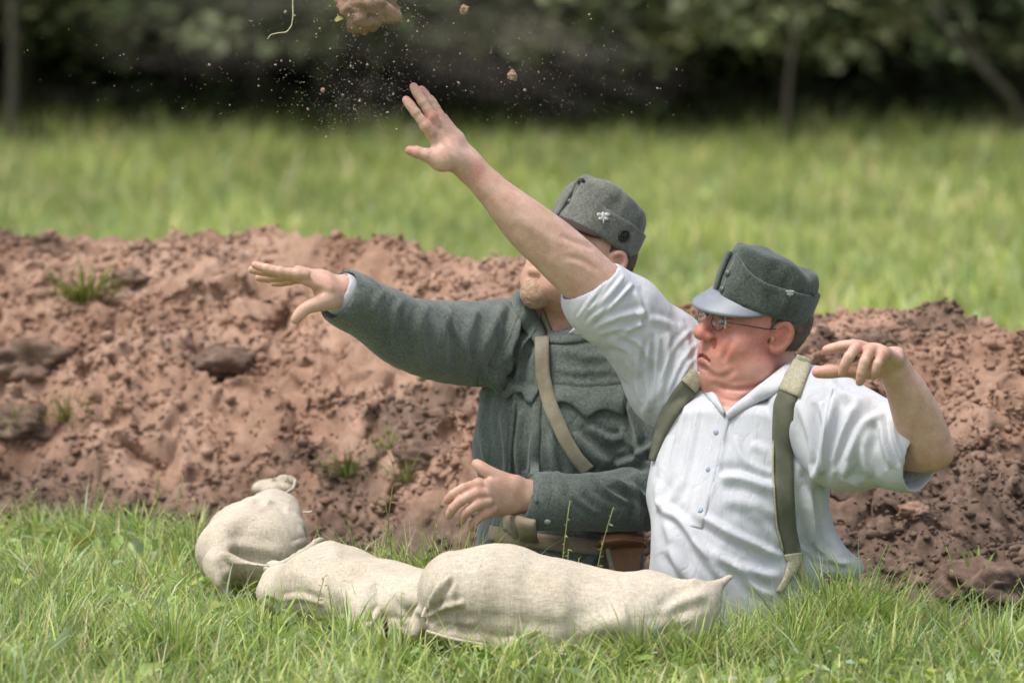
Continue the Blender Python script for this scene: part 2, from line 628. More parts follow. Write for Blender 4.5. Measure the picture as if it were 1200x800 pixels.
def near_grass():
    parts = []
    # clumps: density and height vary
    N = 74000
    x = RNG.uniform(-1.4, 1.4, N); y = RNG.uniform(8.7, 11.8, N)
    ne = near_edge(x)
    pp = np.stack([x, y, 0 * x], 1)
    dens = .62 + .38 * noise3(pp, 7, 200)
    edge = y < ne - .01 + .05 * noise3(pp, 9, 203)
    keep = edge & (RNG.uniform(0, 1, N) < dens)
    x, y = x[keep], y[keep]
    n = len(x)
    pp = np.stack([x, y, 0 * x], 1)
    h = (.055 + .105 * RNG.beta(1.6, 2.6, n)) * (1 + .45 * noise3(pp, 4.5, 201))
    h = h * np.interp(x, [-1, -.5, 0, .4, 1], [1.0, .95, .8, .95, .95])
    fr = np.interp(x, [-.62, -.50, -.36, -.16, -.12, .1, .30, .36], [10.15, 10.15, 9.62, 9.60, 9.47, 9.42, 9.40, 9.40])
    inb = (x > -.60) & (x < .34) & (y > fr - .16) & (y < fr + .10)
    h = np.where(inb, h * .44, h)
    c = grass_cols(n, RNG)
    tone = noise3(pp, 3.2, 207)[:, None]
    c = c * (1 + .22 * tone) * np.array([[1, 1, 1]]) + np.clip(tone, 0, 1) * np.array([[.02, .012, .0]])
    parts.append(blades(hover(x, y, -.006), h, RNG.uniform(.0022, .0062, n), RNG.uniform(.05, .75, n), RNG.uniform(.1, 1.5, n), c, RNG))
    # taller stray blades and bigger rosette leaves
    m = 5200
    x = RNG.uniform(-1.3, 1.3, m); y = RNG.uniform(9.0, 11.3, m)
    k = (y < near_edge(x) - .01) & (noise3(np.stack([x, y, 0 * x], 1), 6, 222) > -.25)
    k &= ~((x > -.60) & (x < .34) & (y > np.interp(x, [-.5, -.36, -.16, -.12, .3], [9.95, 9.45, 9.42, 9.28, 9.24])))
    x, y = x[k], y[k]; m = len(x)
    parts.append(blades(hover(x, y, -.006), RNG.uniform(.08, .17, m), RNG.uniform(.0030, .0068, m), RNG.uniform(.05, .7, m), RNG.uniform(.2, 2.0, m), grass_cols(m, RNG) * 1.1, RNG, 4))
    # thick tussocks of longer broad blades
    spots = [(.56, 9.68, 520, .165), (.50, 9.60, 300, .13), (.62, 9.70, 420, .175), (.66, 9.66, 260, .15), (.40, 9.55, 200, .12), (.75, 9.62, 260, .11), (.30, 9.36, 220, .13), (.48, 9.42, 260, .12), (-.14, 10.10, 130, .20), (-.06, 10.02, 110, .17), (-.10, 10.06, 90, .22), (-.18, 10.16, 110, .17), (-.03, 9.98, 100, .14), (-.22, 10.24, 110, .15), (-.26, 10.28, 90, .17),
             (-.22, 10.2, 260, .14), (-.30, 10.3, 160, .10), (-.62, 10.85, 300, .12), (-.44, 9.62, 180, .12), (-.80, 9.6, 260, .11), (-.58, 9.45, 260, .12),
             (-.9, 10.4, 260, .12), (-.75, 11.0, 260, .12), (-.86, 11.1, 260, .12), (-.95, 11.15, 240, .12), (-.2, 9.4, 200, .10), (0.0, 9.30, 220, .10), (.82, 9.4, 240, .12), (.65, 9.4, 260, .11), (.93, 9.66, 200, .09),
             (-.28, 9.52, 150, .13), (.10, 9.33, 150, .10), (.13, 9.72, 90, .10), (.2, 9.72, 70, .10), (.22, 9.38, 240, .13), (-.38, 9.95, 160, .10), (.34, 9.42, 160, .11)]
    for (sx, sy, m, hh) in spots:
        r = np.abs(RNG.normal(0, .05 if hh < .165 else .075, m)); a = RNG.uniform(0, 6.283, m)
        x = sx + r * np.cos(a); y = sy + r * np.sin(a)
        y = np.minimum(y, near_edge(x) + .02)
        c = grass_cols(m, RNG) * np.array([[1.0, 1.04, .95]])
        parts.append(blades(hover(x, y, -.006), hh * RNG.uniform(.5, 1.25, m), RNG.uniform(.003, .0065, m), .1 + r * 5 * RNG.uniform(.5, 1.4, m), RNG.uniform(.2, 1.7, m), c, RNG, 4, a + RNG.normal(0, .5, m)))
    # blades drooping over the trench edge
    m = 1500
    x = RNG.uniform(.45, 1.5, m); y = near_edge(x) + RNG.uniform(-.03, .03, m)
    parts.append(blades(hover(x, np.minimum(y, near_edge(x) + .01), -.004), RNG.uniform(.07, .19, m), RNG.uniform(.0028, .0055, m), RNG.uniform(.1, 1.0, m), RNG.uniform(.6, 2.2, m), grass_cols(m, RNG), RNG, 4, RNG.normal(1.2, .9, m)))
    # dry straw lying about
    m = 1500
    x = RNG.uniform(-1.3, 1.3, m); y = RNG.uniform(9.0, 11.3, m)
    k = y < near_edge(x)
    x, y = x[k], y[k]; m = len(x)
    c = np.array([[.50, .43, .26]]) * RNG.uniform(.7, 1.3, (m, 1))
    parts.append(blades(hover(x, y, .0), RNG.uniform(.05, .13, m), RNG.uniform(.0015, .003, m), RNG.uniform(.7, 1.4, m), RNG.uniform(-.2, .4, m), c, RNG))
    return join_stuff('grass', parts, M['grass'], 'lush ankle high grass in front of the trench', 'grass')


near_grass()


def weeds():
    n = 9500
    x = RNG.uniform(-1.3, 1.3, n); y = RNG.uniform(8.8, 11.4, n)
    pp = np.stack([x, y, 0 * x], 1)
    k = (y < near_edge(x) - .02) & (noise3(pp, 5, 301) > -.15)
    x, y = x[k], y[k]; n = len(x)
    c = np.array([[.25, .37, .08], [.32, .42, .13], [.40, .46, .09], [.38, .47, .28]])[RNG.choice(4, n, p=[.4, .3, .2, .1])] * RNG.uniform(.8, 1.25, (n, 1))
    a = leaves(hover(x, y, .0) + np.stack([0 * x, 0 * x, RNG.uniform(.01, .06, n)], 1), RNG.uniform(.012, .034, n), RNG, c, .55, 1.2)
    m = 700
    x = RNG.uniform(-1.2, 1.2, m); y = RNG.uniform(9.0, 11.2, m)
    k = y < near_edge(x) - .03
    x, y = x[k], y[k]; m = len(x)
    c = np.array([[.22, .33, .08], [.33, .42, .15], [.36, .44, .27], [.42, .44, .10]])[RNG.choice(4, m)] * RNG.uniform(.8, 1.3, (m, 1))
    a2 = leaves(hover(x, y, .0) + np.stack([0 * x, 0 * x, RNG.uniform(.015, .06, m)], 1), RNG.uniform(.03, .062, m), RNG, c, .42, .9)
    return join_stuff('weeds', [a, a2], M['grass'], 'small broad leaved weeds and clover growing through the grass', 'weeds')


weeds()


def stalks():
    """thin flowering stems standing above the turf"""
    parts = []
    spec = [(654, 0, 9.72, .275, .1), (690, 0, 9.72, .265, .22), (663, 0, 9.73, .19, .03), (668, 0, 9.73, .175, .12), (640, 0, 9.73, .18, -.2), (728, 0, 9.72, .16, -.5), (606, 0, 9.75, .19, -.25),
            (448, 0, 10.12, .25, .1), (540, 0, 10.0, .20, .2), (462, 0, 10.12, .23, -.1), (500, 0, 10.04, .24, .15), (365, 0, 9.55, .15, .2), (392, 0, 9.52, .14, -.1), (470, 0, 9.45, .14, .0), (180, 0, 10.9, .18, .1), (135, 0, 10.9, .15, -.2), (112, 0, 11.0, .15, .1), (205, 0, 10.95, .17, .15),
            (230, 0, 10.7, .15, .0), (70, 0, 11.0, .13, .3), (20, 0, 11.1, .14, .4), (1133, 0, 9.68, .20, -.25), (1139, 0, 9.68, .12, -.05), (1165, 0, 9.66, .15, .4), (1060, 0, 9.70, .18, -.5), (1010, 0, 9.68, .20, .3), (985, 0, 9.66, .19, -.2), (1090, 0, 9.68, .15, .6)]
    for (u, v, d, h, ln) in spec:
        b = P(u, 740, d)
        b[2] = ground_z(b[:1], b[1:2])[0]
        c = np.array([[.34, .38, .12]]) * RNG.uniform(.8, 1.2)
        ss = np.linspace(0, 1, 8)
        q = np.stack([b[0] + np.sign(ln) * np.sin(abs(ln) * .75 * ss) * h * ss, b[1] + .02 * ss * RNG.uniform(-1, 1), b[2] + h * np.cos(abs(ln) * .7 * ss) * ss], 1)
        Vt, Ft = tube_mesh([(q, np.linspace(.0016, .0008, 8))], 5)
        parts.append((Vt, Ft, np.repeat(c, len(Vt), 0)))
        # spikelets up the stem
        t = np.linspace(.55, 1, 9)
        sx = np.interp(t, ss, q[:, 0]) - b[0]
        q = np.stack([np.interp(t, ss, q[:, i]) for i in range(3)], 1)
        parts.append(leaves(q, RNG.uniform(.006, .011, 9), RNG, np.repeat(c * 1.15, 9, 0), .35, .2))
    return join_stuff('grass_stalks', parts, M['grass'], 'thin flowering grass stems standing above the turf', 'grass')


stalks()


def field():
    parts = []
    for (y0, y1, N, w_, hw) in ((12.3, 17, 26000, 4.5, .008), (17, 25, 42000, 6, .012), (25, 35.5, 46000, 8, .017)):
        x = RNG.uniform(-w_, w_, N); y = RNG.uniform(y0, y1, N)
        k = y > far_edge(x) + 2.2
        x, y = x[k], y[k]; n = len(x)
        pp = np.stack([x, y * .6, 0 * x], 1)
        t1 = noise3(pp, .9, 401); t2 = noise3(pp, 2.7, 402)
        c = grass_cols(n, RNG) * (1 + .20 * t1 + .22 * t2)[:, None]
        c = c + np.clip(t2 * .6 + t1 - .1, 0, 1)[:, None] * np.array([[.075, .055, .02]])
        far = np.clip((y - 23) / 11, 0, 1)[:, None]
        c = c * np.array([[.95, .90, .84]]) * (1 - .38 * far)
        h = RNG.uniform(.05, .16, n) * (1 + .5 * t2) * (1 + .5 * far[:, 0])
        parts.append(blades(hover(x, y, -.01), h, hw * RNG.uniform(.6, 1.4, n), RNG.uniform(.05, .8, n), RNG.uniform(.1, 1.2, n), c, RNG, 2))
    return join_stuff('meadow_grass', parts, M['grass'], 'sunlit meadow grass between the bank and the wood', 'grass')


field()


def side_grass():
    parts = []
    N = 90000
    x = RNG.uniform(-5, 5, N); y = RNG.uniform(5.5, 12.5, N)
    k = (y < near_edge(x) - .02) & ((np.abs(x) > 1.45) | (y < 8.6))
    x, y = x[k], y[k]; n = len(x)
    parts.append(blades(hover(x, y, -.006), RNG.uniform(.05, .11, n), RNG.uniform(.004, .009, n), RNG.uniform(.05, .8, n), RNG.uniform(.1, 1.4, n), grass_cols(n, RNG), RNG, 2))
    return join_stuff('turf_grass', parts, M['grass'], 'grass on the turf around the trench ends', 'grass')


side_grass()

# tufts growing on the bank, each a small plant of its own
for i, (u, v, n, h, col_, lab) in enumerate([
        (100, 352, 150, .11, (.20, .23, .05), 'tuft of grass near the top of the bank at far left'),
        (20, 505, 80, .09, (.17, .24, .05), 'small green tuft low on the bank at the far left edge'),
        (80, 490, 90, .08, (.25, .25, .09), 'pale dry tuft low on the bank near the left edge'),
        (455, 524, 34, .055, (.22, .27, .06), 'tiny green sprig on the bank just left of the grey tunic'),
        (408, 556, 90, .075, (.19, .25, .06), 'wispy sprig of grass on the bank above the sandbags'),
        (478, 562, 80, .075, (.24, .26, .10), 'faded sprig on the bank foot beside the resting hand')]):
    h0 = on_bank(u, v)
    if h0 is None:
        continue
    a = RNG.uniform(0, 6.283, n)
    r = np.abs(RNG.normal(0, .026, n))
    pos = h0[None] + np.stack([r * np.cos(a), r * np.sin(a) * .6, 0 * a - .005], 1)
    c = np.array([col_]) * RNG.uniform(.7, 1.35, (n, 1))
    V, F, C = blades(pos, h * RNG.uniform(.5, 1.2, n), RNG.uniform(.003, .007, n), RNG.uniform(.1, 1.0, n), RNG.uniform(.3, 1.6, n), c, RNG, 4, a)
    me = make_mesh('grass_tuft', V, [F[0], F[1]], M['grass'])
    add_attr(me, 'tint', C)
    o = obj('grass_tuft', me)
    rebase(o, h0)
    tag(o, lab, 'plant', 'tufts on the spoil bank')
# the broad leaf standing before the trench wall at the right
h0 = on_bank(1150, 690)
if h0 is not None:
    V, F, C = blades(np.repeat(h0[None], 9, 0) + RNG.normal(0, .006, (9, 3)), RNG.uniform(.05, .105, 9), RNG.uniform(.012, .02, 9), RNG.uniform(.05, .4, 9), RNG.uniform(.2, 1.2, 9), np.array([[.22, .32, .06]]) * RNG.uniform(.8, 1.2, (9, 1)), RNG, 6)
    me = make_mesh('leafy_weed', V, F, M['grass'])
    add_attr(me, 'tint', C)
    o = rebase(obj('leafy_weed', me), h0)
    tag(o, 'bright green broad leaved weed on the trench wall at right', 'plant')

# ---------------------------------------------------------------- the wood beyond the meadow


def make_tree(seed, height, r0, crown_lo, crown_r, nleaf, tint, leafsize=.095, low=95):
    rg = np.random.default_rng(seed)
    zs = np.linspace(0, height * .8, 8)
    tr = np.stack([np.cumsum(rg.normal(0, .07, 8)) * (zs > 0), np.cumsum(rg.normal(0, .07, 8)) * (zs > 0), zs], 1)
    paths = [(tr, r0 * (1 - .75 * zs / zs[-1]) * np.where(zs == 0, 1.35, 1))]
    ends_ = []
    for i in range(20):
        t = rg.uniform(.10 if low else .3, 1)
        z = t * zs[-1]
        b = np.array([np.interp(z, zs, tr[:, 0]), np.interp(z, zs, tr[:, 1]), z])
        a = rg.uniform(0, 6.283)
        L = crown_r * rg.uniform(.6, 1.05) * (1 - .4 * t)
        s = np.linspace(0, 1, 6)
        droop = rg.uniform(.1, .55) if t < .5 else rg.uniform(-.4, .2)
        q = b + np.stack([np.cos(a) * L * s, np.sin(a) * L * s, L * (.45 * s - droop * 1.6 * s ** 2)], 1) + rg.normal(0, .03, (6, 3)) * s[:, None]
        paths.append((q, r0 * .28 * (1 - .85 * s) * (1.2 - t)))
        ends_ += [q[3], q[4], q[5]]
    V, F = tube_mesh(paths, 8)
    trunk = make_mesh('trunk', V, F, M['bark'])
    # crown: leaf clumps round the limb ends and through the crown's volume
    cl = list(ends_)
    while len(cl) < 240:
        d = rg.normal(0, 1, 3); d /= np.linalg.norm(d)
        rr = rg.uniform(.45, 1) ** .5
        zc = (crown_lo + height) / 2
        cl.append(np.array([d[0] * crown_r * rr, d[1] * crown_r * rr, zc + d[2] * (height - crown_lo) * .5 * rr]))
    for _ in range(low):
        a = rg.uniform(0, 6.283); rr = crown_r * rg.uniform(.35, 1.05)
        cl.append(np.array([math.cos(a) * rr, math.sin(a) * rr, crown_lo * rg.uniform(.8, 1.7)]))
    cl = np.array(cl)
    cl = cl[cl[:, 2] > crown_lo * .8]
    per = nleaf // len(cl)
    pos = np.repeat(cl, per, 0)
    n = len(pos)
    lowc = np.repeat(np.arange(len(cl)) >= len(cl) - low, per)
    off = rg.normal(0, 1, (n, 3)) * np.where(lowc[:, None], np.array([.15, .15, .07]), np.array([.26, .26, .15]))
    pos = pos + off
    ct = np.array(tint)[None] * np.repeat(np.exp(rg.normal(0, .42, (len(cl), 1))), per, 0) * rg.uniform(.75, 1.3, (n, 1)) * np.repeat(1 + rg.uniform(-.12, .12, (len(cl), 3)), per, 0)
    V, F, C = leaves(pos, leafsize * rg.uniform(.7, 1.5, n), rg, ct, .6, .8)
    crown = make_mesh('crown', V, F, M['leaf'])
    add_attr(crown, 'tint', C)
    return trunk, crown


KINDS = [make_tree(1, 6.5, .10, .74, 2.2, 12000, (0.106, 0.136, 0.053)),
         make_tree(2, 7.5, .07, .64, 2.4, 13000, (0.176, 0.198, 0.092)),
         make_tree(3, 6.0, .05, .68, 2.0, 11000, (0.141, 0.167, 0.088)),
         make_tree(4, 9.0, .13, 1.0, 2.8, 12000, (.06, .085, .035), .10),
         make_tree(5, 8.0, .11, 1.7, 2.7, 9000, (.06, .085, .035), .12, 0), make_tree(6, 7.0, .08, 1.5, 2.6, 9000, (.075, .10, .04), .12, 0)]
LOOKS = ['bushy dark green tree', 'pale leaved spreading tree', 'slender tree with drooping boughs', 'tall dense tree']


def plant_tree(kind, x, y, rz, sc, label):
    e = bpy.data.objects.new('tree', None)
    COL.objects.link(e)
    e.location = (x, y, 0)
    e.rotation_euler = (0, 0, rz)
    e.scale = (sc, sc, sc)
    tag(e, label, 'tree', 'trees at the edge of the wood')
    for nm, me_ in zip(('trunk', 'crown'), KINDS[kind]):
        c = bpy.data.objects.new(nm, me_)
        COL.objects.link(c)
        c.parent = e


front = [(0, -3.15, 35.2, .4, 1.0, 'tree with a brown trunk at the far left edge of the wood'),
         (1, -1.6, 35.0, 1.9, 1.0, 'pale leaved tree over the meadow behind the falling straw'),
         (2, -.2, 35.6, 2.5, 1.0, 'drooping tree behind the flying clod of earth'),
         (1, 1.0, 35.3, 4.1, .95, 'pale leaved tree at the wood edge above the two caps'),
         (2, 1.75, 34.9, .7, .8, 'thin stemmed sapling at the wood edge right of the dark cap'),
         (0, 3.3, 35.4, 3.3, 1.05, 'bushy tree at the right hand edge of the wood'),
         (1, -5.2, 35.5, 5.0, 1.0, 'spreading tree beyond the left frame edge'),
         (2, 5.3, 35.4, 2.2, 1.0, 'spreading tree beyond the right frame edge'),
         (0, -7.8, 35.6, 1.2, 1.0, 'bushy tree second beyond the left frame edge'),
         (1, 7.9, 35.5, 0.2, 1.0, 'bushy tree second beyond the right frame edge')]
for k, x, y, rz, sc, lab in front:
    plant_tree(k, x, y, rz, sc, lab)
rg = np.random.default_rng(5)
i = 0
for row, yy in enumerate((38.0, 41.0, 44.5)):
    for xx in np.arange(-8.5 + row * .7, 8.6, 2.6):
        k = 4 + (i * 7 + row) % 2
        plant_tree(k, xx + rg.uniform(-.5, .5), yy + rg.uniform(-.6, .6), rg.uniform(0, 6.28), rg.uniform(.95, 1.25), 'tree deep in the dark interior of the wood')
        i += 1


def woodland():
    rg = np.random.default_rng(77)
    n = 60000
    x = np.concatenate([rg.uniform(-30, 30, n // 2), rg.uniform(-11, 11, n // 2)]); y = 47 + rg.uniform(0, 5, n); z = np.concatenate([rg.uniform(0, 9, n // 2), rg.uniform(0, 3.5, n // 2)])
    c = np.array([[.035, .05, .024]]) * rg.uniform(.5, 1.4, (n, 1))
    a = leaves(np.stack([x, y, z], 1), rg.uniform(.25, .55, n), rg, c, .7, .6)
    m = 9000
    x = rg.uniform(-10, 10, m); y = 34.4 + np.abs(rg.normal(0, 1.5, m)); z = rg.gamma(1.4, .085, m)
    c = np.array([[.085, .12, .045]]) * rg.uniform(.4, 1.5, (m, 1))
    b = leaves(np.stack([x, y, z], 1), rg.uniform(.05, .13, m), rg, c, .5, .8)
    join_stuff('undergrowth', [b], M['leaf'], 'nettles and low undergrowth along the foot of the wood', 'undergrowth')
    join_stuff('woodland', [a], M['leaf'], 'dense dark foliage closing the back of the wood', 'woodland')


woodland()


def bough(name, pts, r, label):
    """a bare leaning stem, its foot in the ground"""
    pts = np.array(pts, float)
    t = np.linspace(0, 1, len(pts))
    tt = np.linspace(0, 1, 24)
    q = np.stack([np.interp(tt, t, pts[:, i]) for i in range(3)], 1)
    q[1:-1] = (q[:-2] + q[1:-1] * 2 + q[2:]) / 4
    V, F = tube_mesh([(q, r * (1 - .5 * tt))], 8)
    me = make_mesh(name, V, F, M['bark_pale'])
    o = obj(name, me)
    rebase(o, q[0])
    tag(o, label, 'tree', 'bare stems at the wood edge')


m_, t_, b_ = new_mat('pale_bark', .85)
n_ = tex_noise(t_, 9, 4, .6, stretch=(2, 2, .5))
t_.links.new(ramp(t_, n_, [(.3, (.028, .024, .016)), (.7, (.075, .064, .040))]), b_.inputs['Base Color'])
M['bark_pale'] = m_
bough('sapling', [P(920, 158, 32.8) * [1, 1, 0], P(922, 130, 32.8), P(925, 90, 32.8), P(932, 40, 32.8), P(936, -60, 32.8), P(930, -160, 32.8)], .021, 'straight pale sapling stem at the wood edge above the dark cap')
bough('leaning_stem', [P(1204, 160, 32.9) * [1, 1, 0], P(1186, 112, 32.8), P(1140, 72, 32.7), P(1105, 30, 32.7), P(1090, -30, 32.7), P(1085, -120, 32.7)], .026, 'long bare stem leaning left at the right end of the wood edge')
bough('leaning_stem', [P(1222, 160, 33.0) * [1, 1, 0], P(1160, 90, 32.9), P(1135, 40, 32.9), P(1120, -20, 32.9), P(1112, -120, 32.9)], .018, 'thinner bare stem leaning beside the longer one at right')
bough('stem', [P(14, 158, 33.0) * [1, 1, 0], P(15, 110, 33.0), P(16, 60, 33.0), P(14, 10, 33.0), P(10, -80, 33.0), P(12, -160, 33.0)], .036, 'upright brown stem at the far left of the wood edge')
# ---------------------------------------------------------------- sculpting: blended solids meshed once


def nrm(v):
    v = np.asarray(v, float)
    return v / (np.linalg.norm(v) + 1e-12)


def cap_(p0, p1, r0, r1=None):
    """round cone: two balls and the cone that touches both"""
    p0, p1 = np.asarray(p0, float), np.asarray(p1, float)
    r1 = r0 if r1 is None else r1
    ba = p1 - p0
    l2 = ba @ ba + 1e-12
    rr = r0 - r1
    a2 = max(l2 - rr * rr, 1e-12)

    def f(q):
        pa = q - p0
        y = pa @ ba
        z = y - l2
        w_ = pa * l2 - ba * y[:, None]
        x2 = np.einsum('ij,ij->i', w_, w_)
        y2, z2 = y * y * l2, z * z * l2
        k = np.sign(rr) * rr * rr * x2
        c1 = np.sign(z) * a2 * z2 > k
        c2 = np.sign(y) * a2 * y2 < k
        d = (np.sqrt(x2 * a2 / l2) + y * rr) / l2 - r0
        d = np.where(c2, np.sqrt(x2 + y2) / l2 - r0, d)
        return np.where(c1, np.sqrt(x2 + z2) / l2 - r1, d)
    m = max(r0, r1)
    return f, np.minimum(p0, p1) - m, np.maximum(p0, p1) + m


def smooth_path(pts, rad, sub=4):
    """a finer path through the points, radii eased in between"""
    pts, rad = np.asarray(pts, float), np.asarray(rad, float)
    if len(pts) < 3:
        return pts, rad
    X_ = np.concatenate([pts, rad[:, None]], 1)
    t = np.linspace(0, len(pts) - 1, (len(pts) - 1) * sub + 1)
    i0 = np.clip(t.astype(int), 0, len(pts) - 2)
    f = (t - i0)[:, None]
    n = len(pts)
    a, b, c, d = X_[np.clip(i0 - 1, 0, n - 1)], X_[i0], X_[i0 + 1], X_[np.clip(i0 + 2, 0, n - 1)]
    X_ = .5 * (2 * b + (c - a) * f + (2 * a - 5 * b + 4 * c - d) * f ** 2 + (3 * b - 3 * c + d - a) * f ** 3)
    return X_[:, :3], X_[:, 3]


def ell_(c, r, R=None):
    c, r = np.asarray(c, float), np.asarray(r, float)
    R = np.eye(3) if R is None else np.asarray(R, float)     # rows: the local axes in world space

    def f(q):
        l = (q - c) @ R.T
        k0 = np.linalg.norm(l / r, axis=1)
        k1 = np.linalg.norm(l / (r * r), axis=1) + 1e-9
        return k0 * (k0 - 1) / k1
    ext = np.abs(R.T) @ r
    return f, c - ext, c + ext


def etube_(p0, p1, a0, b0, a1, b1, adir, capl=1.0):
    """tube of elliptical section: half-width a along adir, b across"""
    p0, p1 = np.asarray(p0, float), np.asarray(p1, float)
    d = p1 - p0
    L = np.linalg.norm(d)
    l = d / L
    A = nrm(np.asarray(adir, float) - (np.asarray(adir, float) @ l) * l)
    B = np.cross(l, A)

    def f(q):
        h = (q - p0) @ l
        t = np.clip(h / L, 0, 1)
        e = h - t * L
        a = a0 + t * (a1 - a0)
        b = b0 + t * (b1 - b0)
        c = np.minimum(a, b) * capl
        w = q - p0 - (t * L)[:, None] * l
        x, y = w @ A, w @ B
        k0 = np.sqrt((x / a) ** 2 + (y / b) ** 2 + (e / c) ** 2)
        k1 = np.sqrt((x / a ** 2) ** 2 + (y / b ** 2) ** 2 + (e / c ** 2) ** 2) + 1e-9
        return k0 * (k0 - 1) / k1
    m = max(a0, b0, a1, b1)
    return f, np.minimum(p0, p1) - m, np.maximum(p0, p1) + m


class Solid:
    def __init__(s):
        s.ops = []

    def add(s, prim, k=.012, mode='u'):
        s.ops.append((prim, k, mode))
        return s

    def sub(s, prim, k=.006):
        return s.add(prim, k, 's')

    def chain(s, pts, rad, k=.01, sub=4):
        pts, rad = smooth_path(pts, rad, sub)
        k = min(k, .003) if len(pts) > 3 else k
        for i in range(len(pts) - 1):
            s.add(cap_(pts[i], pts[i + 1], rad[i], rad[i + 1]), k)
        return s

    def ev(s, q, margin):
        d = np.full(len(q), 1.0)
        for (f, lo, hi), k, mode in s.ops:
            m = k + margin
            idx = np.nonzero(np.all((q > lo - m) & (q < hi + m), axis=1))[0]
            if not len(idx):
                continue
            v = f(q[idx])
            a = d[idx]
            if mode == 'u':
                h = np.maximum(k - np.abs(a - v), 0) / k
                d[idx] = np.minimum(a, v) - h * h * k * .25
            else:
                h = np.maximum(k - np.abs(a + v), 0) / k
                d[idx] = np.maximum(a, -v) + h * h * k * .25
        return d

    def evb(s, q, cen, half, margin):
        """q (n, m, 3): points of n small blocks with centres cen; far-off shapes skip whole blocks"""
        n, m = q.shape[:2]
        d = np.full((n, m), 1.0)
        for (f, lo, hi), k, mode in s.ops:
            g = k + margin + half
            idx = np.nonzero(np.all((cen > lo - g) & (cen < hi + g), axis=1))[0]
            if not len(idx):
                continue
            v = f(q[idx].reshape(-1, 3)).reshape(-1, m)
            a = d[idx]
            if mode == 'u':
                h = np.maximum(k - np.abs(a - v), 0) / k
                d[idx] = np.minimum(a, v) - h * h * k * .25
            else:
                h = np.maximum(k - np.abs(a + v), 0) / k
                d[idx] = np.maximum(a, -v) + h * h * k * .25
        return d

    def surface(s, vox, B=8):
        lo = np.min([o[0][1] for o in s.ops if o[2] == 'u'], axis=0) - 4 * vox
        hi = np.max([o[0][2] for o in s.ops if o[2] == 'u'], axis=0) + 4 * vox
        nb = np.ceil((hi - lo) / (vox * B)).astype(int)
        I = np.stack(np.meshgrid(*[np.arange(n) for n in nb], indexing='ij'), -1).reshape(-1, 3)
        cen = lo + (I * B + (B - 1) / 2) * vox
        R = B * vox * .87
        dc = s.ev(cen, R * 2.2)
        arr = np.empty((nb[0], B, nb[1], B, nb[2], B), np.float32)
        arr[:] = np.where(dc > 0, 1, -1).reshape(nb)[:, None, :, None, :, None] * vox * 3
        act = np.nonzero(np.abs(dc) < R * 1.7)[0]
        off = np.stack(np.meshgrid(*[np.arange(B)] * 3, indexing='ij'), -1).reshape(-1, 3)
        order = act
        for c in range(0, len(order), 400):
            ii = order[c:c + 400]
            q = lo + (I[ii][:, None] * B + off[None]).reshape(-1, 3) * vox
            v = s.evb(q.reshape(len(ii), -1, 3), cen[ii], B * vox * .5, vox * 2).reshape(len(ii), B, B, B)
            v = np.clip(v, -3 * vox, 3 * vox)
            arr[I[ii][:, 0], :, I[ii][:, 1], :, I[ii][:, 2], :] = v
        arr = arr.reshape(nb * B)
        g = openvdb.FloatGrid(3 * vox)
        g.copyFromArray(arr)
        pts, quads = g.convertToQuads(0.0)
        V = pts.astype(float) * vox + lo
        quads = np.asarray(quads, np.int64)
        # outward winding
        a, b, c_ = V[quads[:, 0]], V[quads[:, 1]], V[quads[:, 2]]
        n = np.cross(b - a, c_ - a)
        k = RNG.choice(len(quads), min(400, len(quads)))
        t = s.ev((a + c_)[k] / 2 + n[k] / (np.linalg.norm(n[k], axis=1)[:, None] + 1e-12) * vox, vox * 4) - s.ev((a + c_)[k] / 2, vox * 4)
        if np.mean(t) < 0:
            quads = quads[:, ::-1]
        return V, quads


def vnormals(V, Q):
    n = np.cross(V[Q[:, 2]] - V[Q[:, 0]], V[Q[:, 3]] - V[Q[:, 1]])
    k = Q.T.ravel()
    N = np.stack([np.bincount(k, np.tile(n[:, c], 4), len(V)) for c in range(3)], 1)
    return N / (np.linalg.norm(N, axis=1)[:, None] + 1e-12)


def relax(V, Q, it=1, f=.5):
    a = np.concatenate([Q[:, i] for i in range(4)] + [Q[:, (i + 1) % 4] for i in range(4)])
    b = np.concatenate([Q[:, (i + 1) % 4] for i in range(4)] + [Q[:, i] for i in range(4)])
    c = np.bincount(a, minlength=len(V))
    for _ in range(it):
        s = np.stack([np.bincount(a, V[b, j], len(V)) for j in range(3)], 1)
        V = V * (1 - f) + f * s / np.maximum(c, 1)[:, None]
    return V


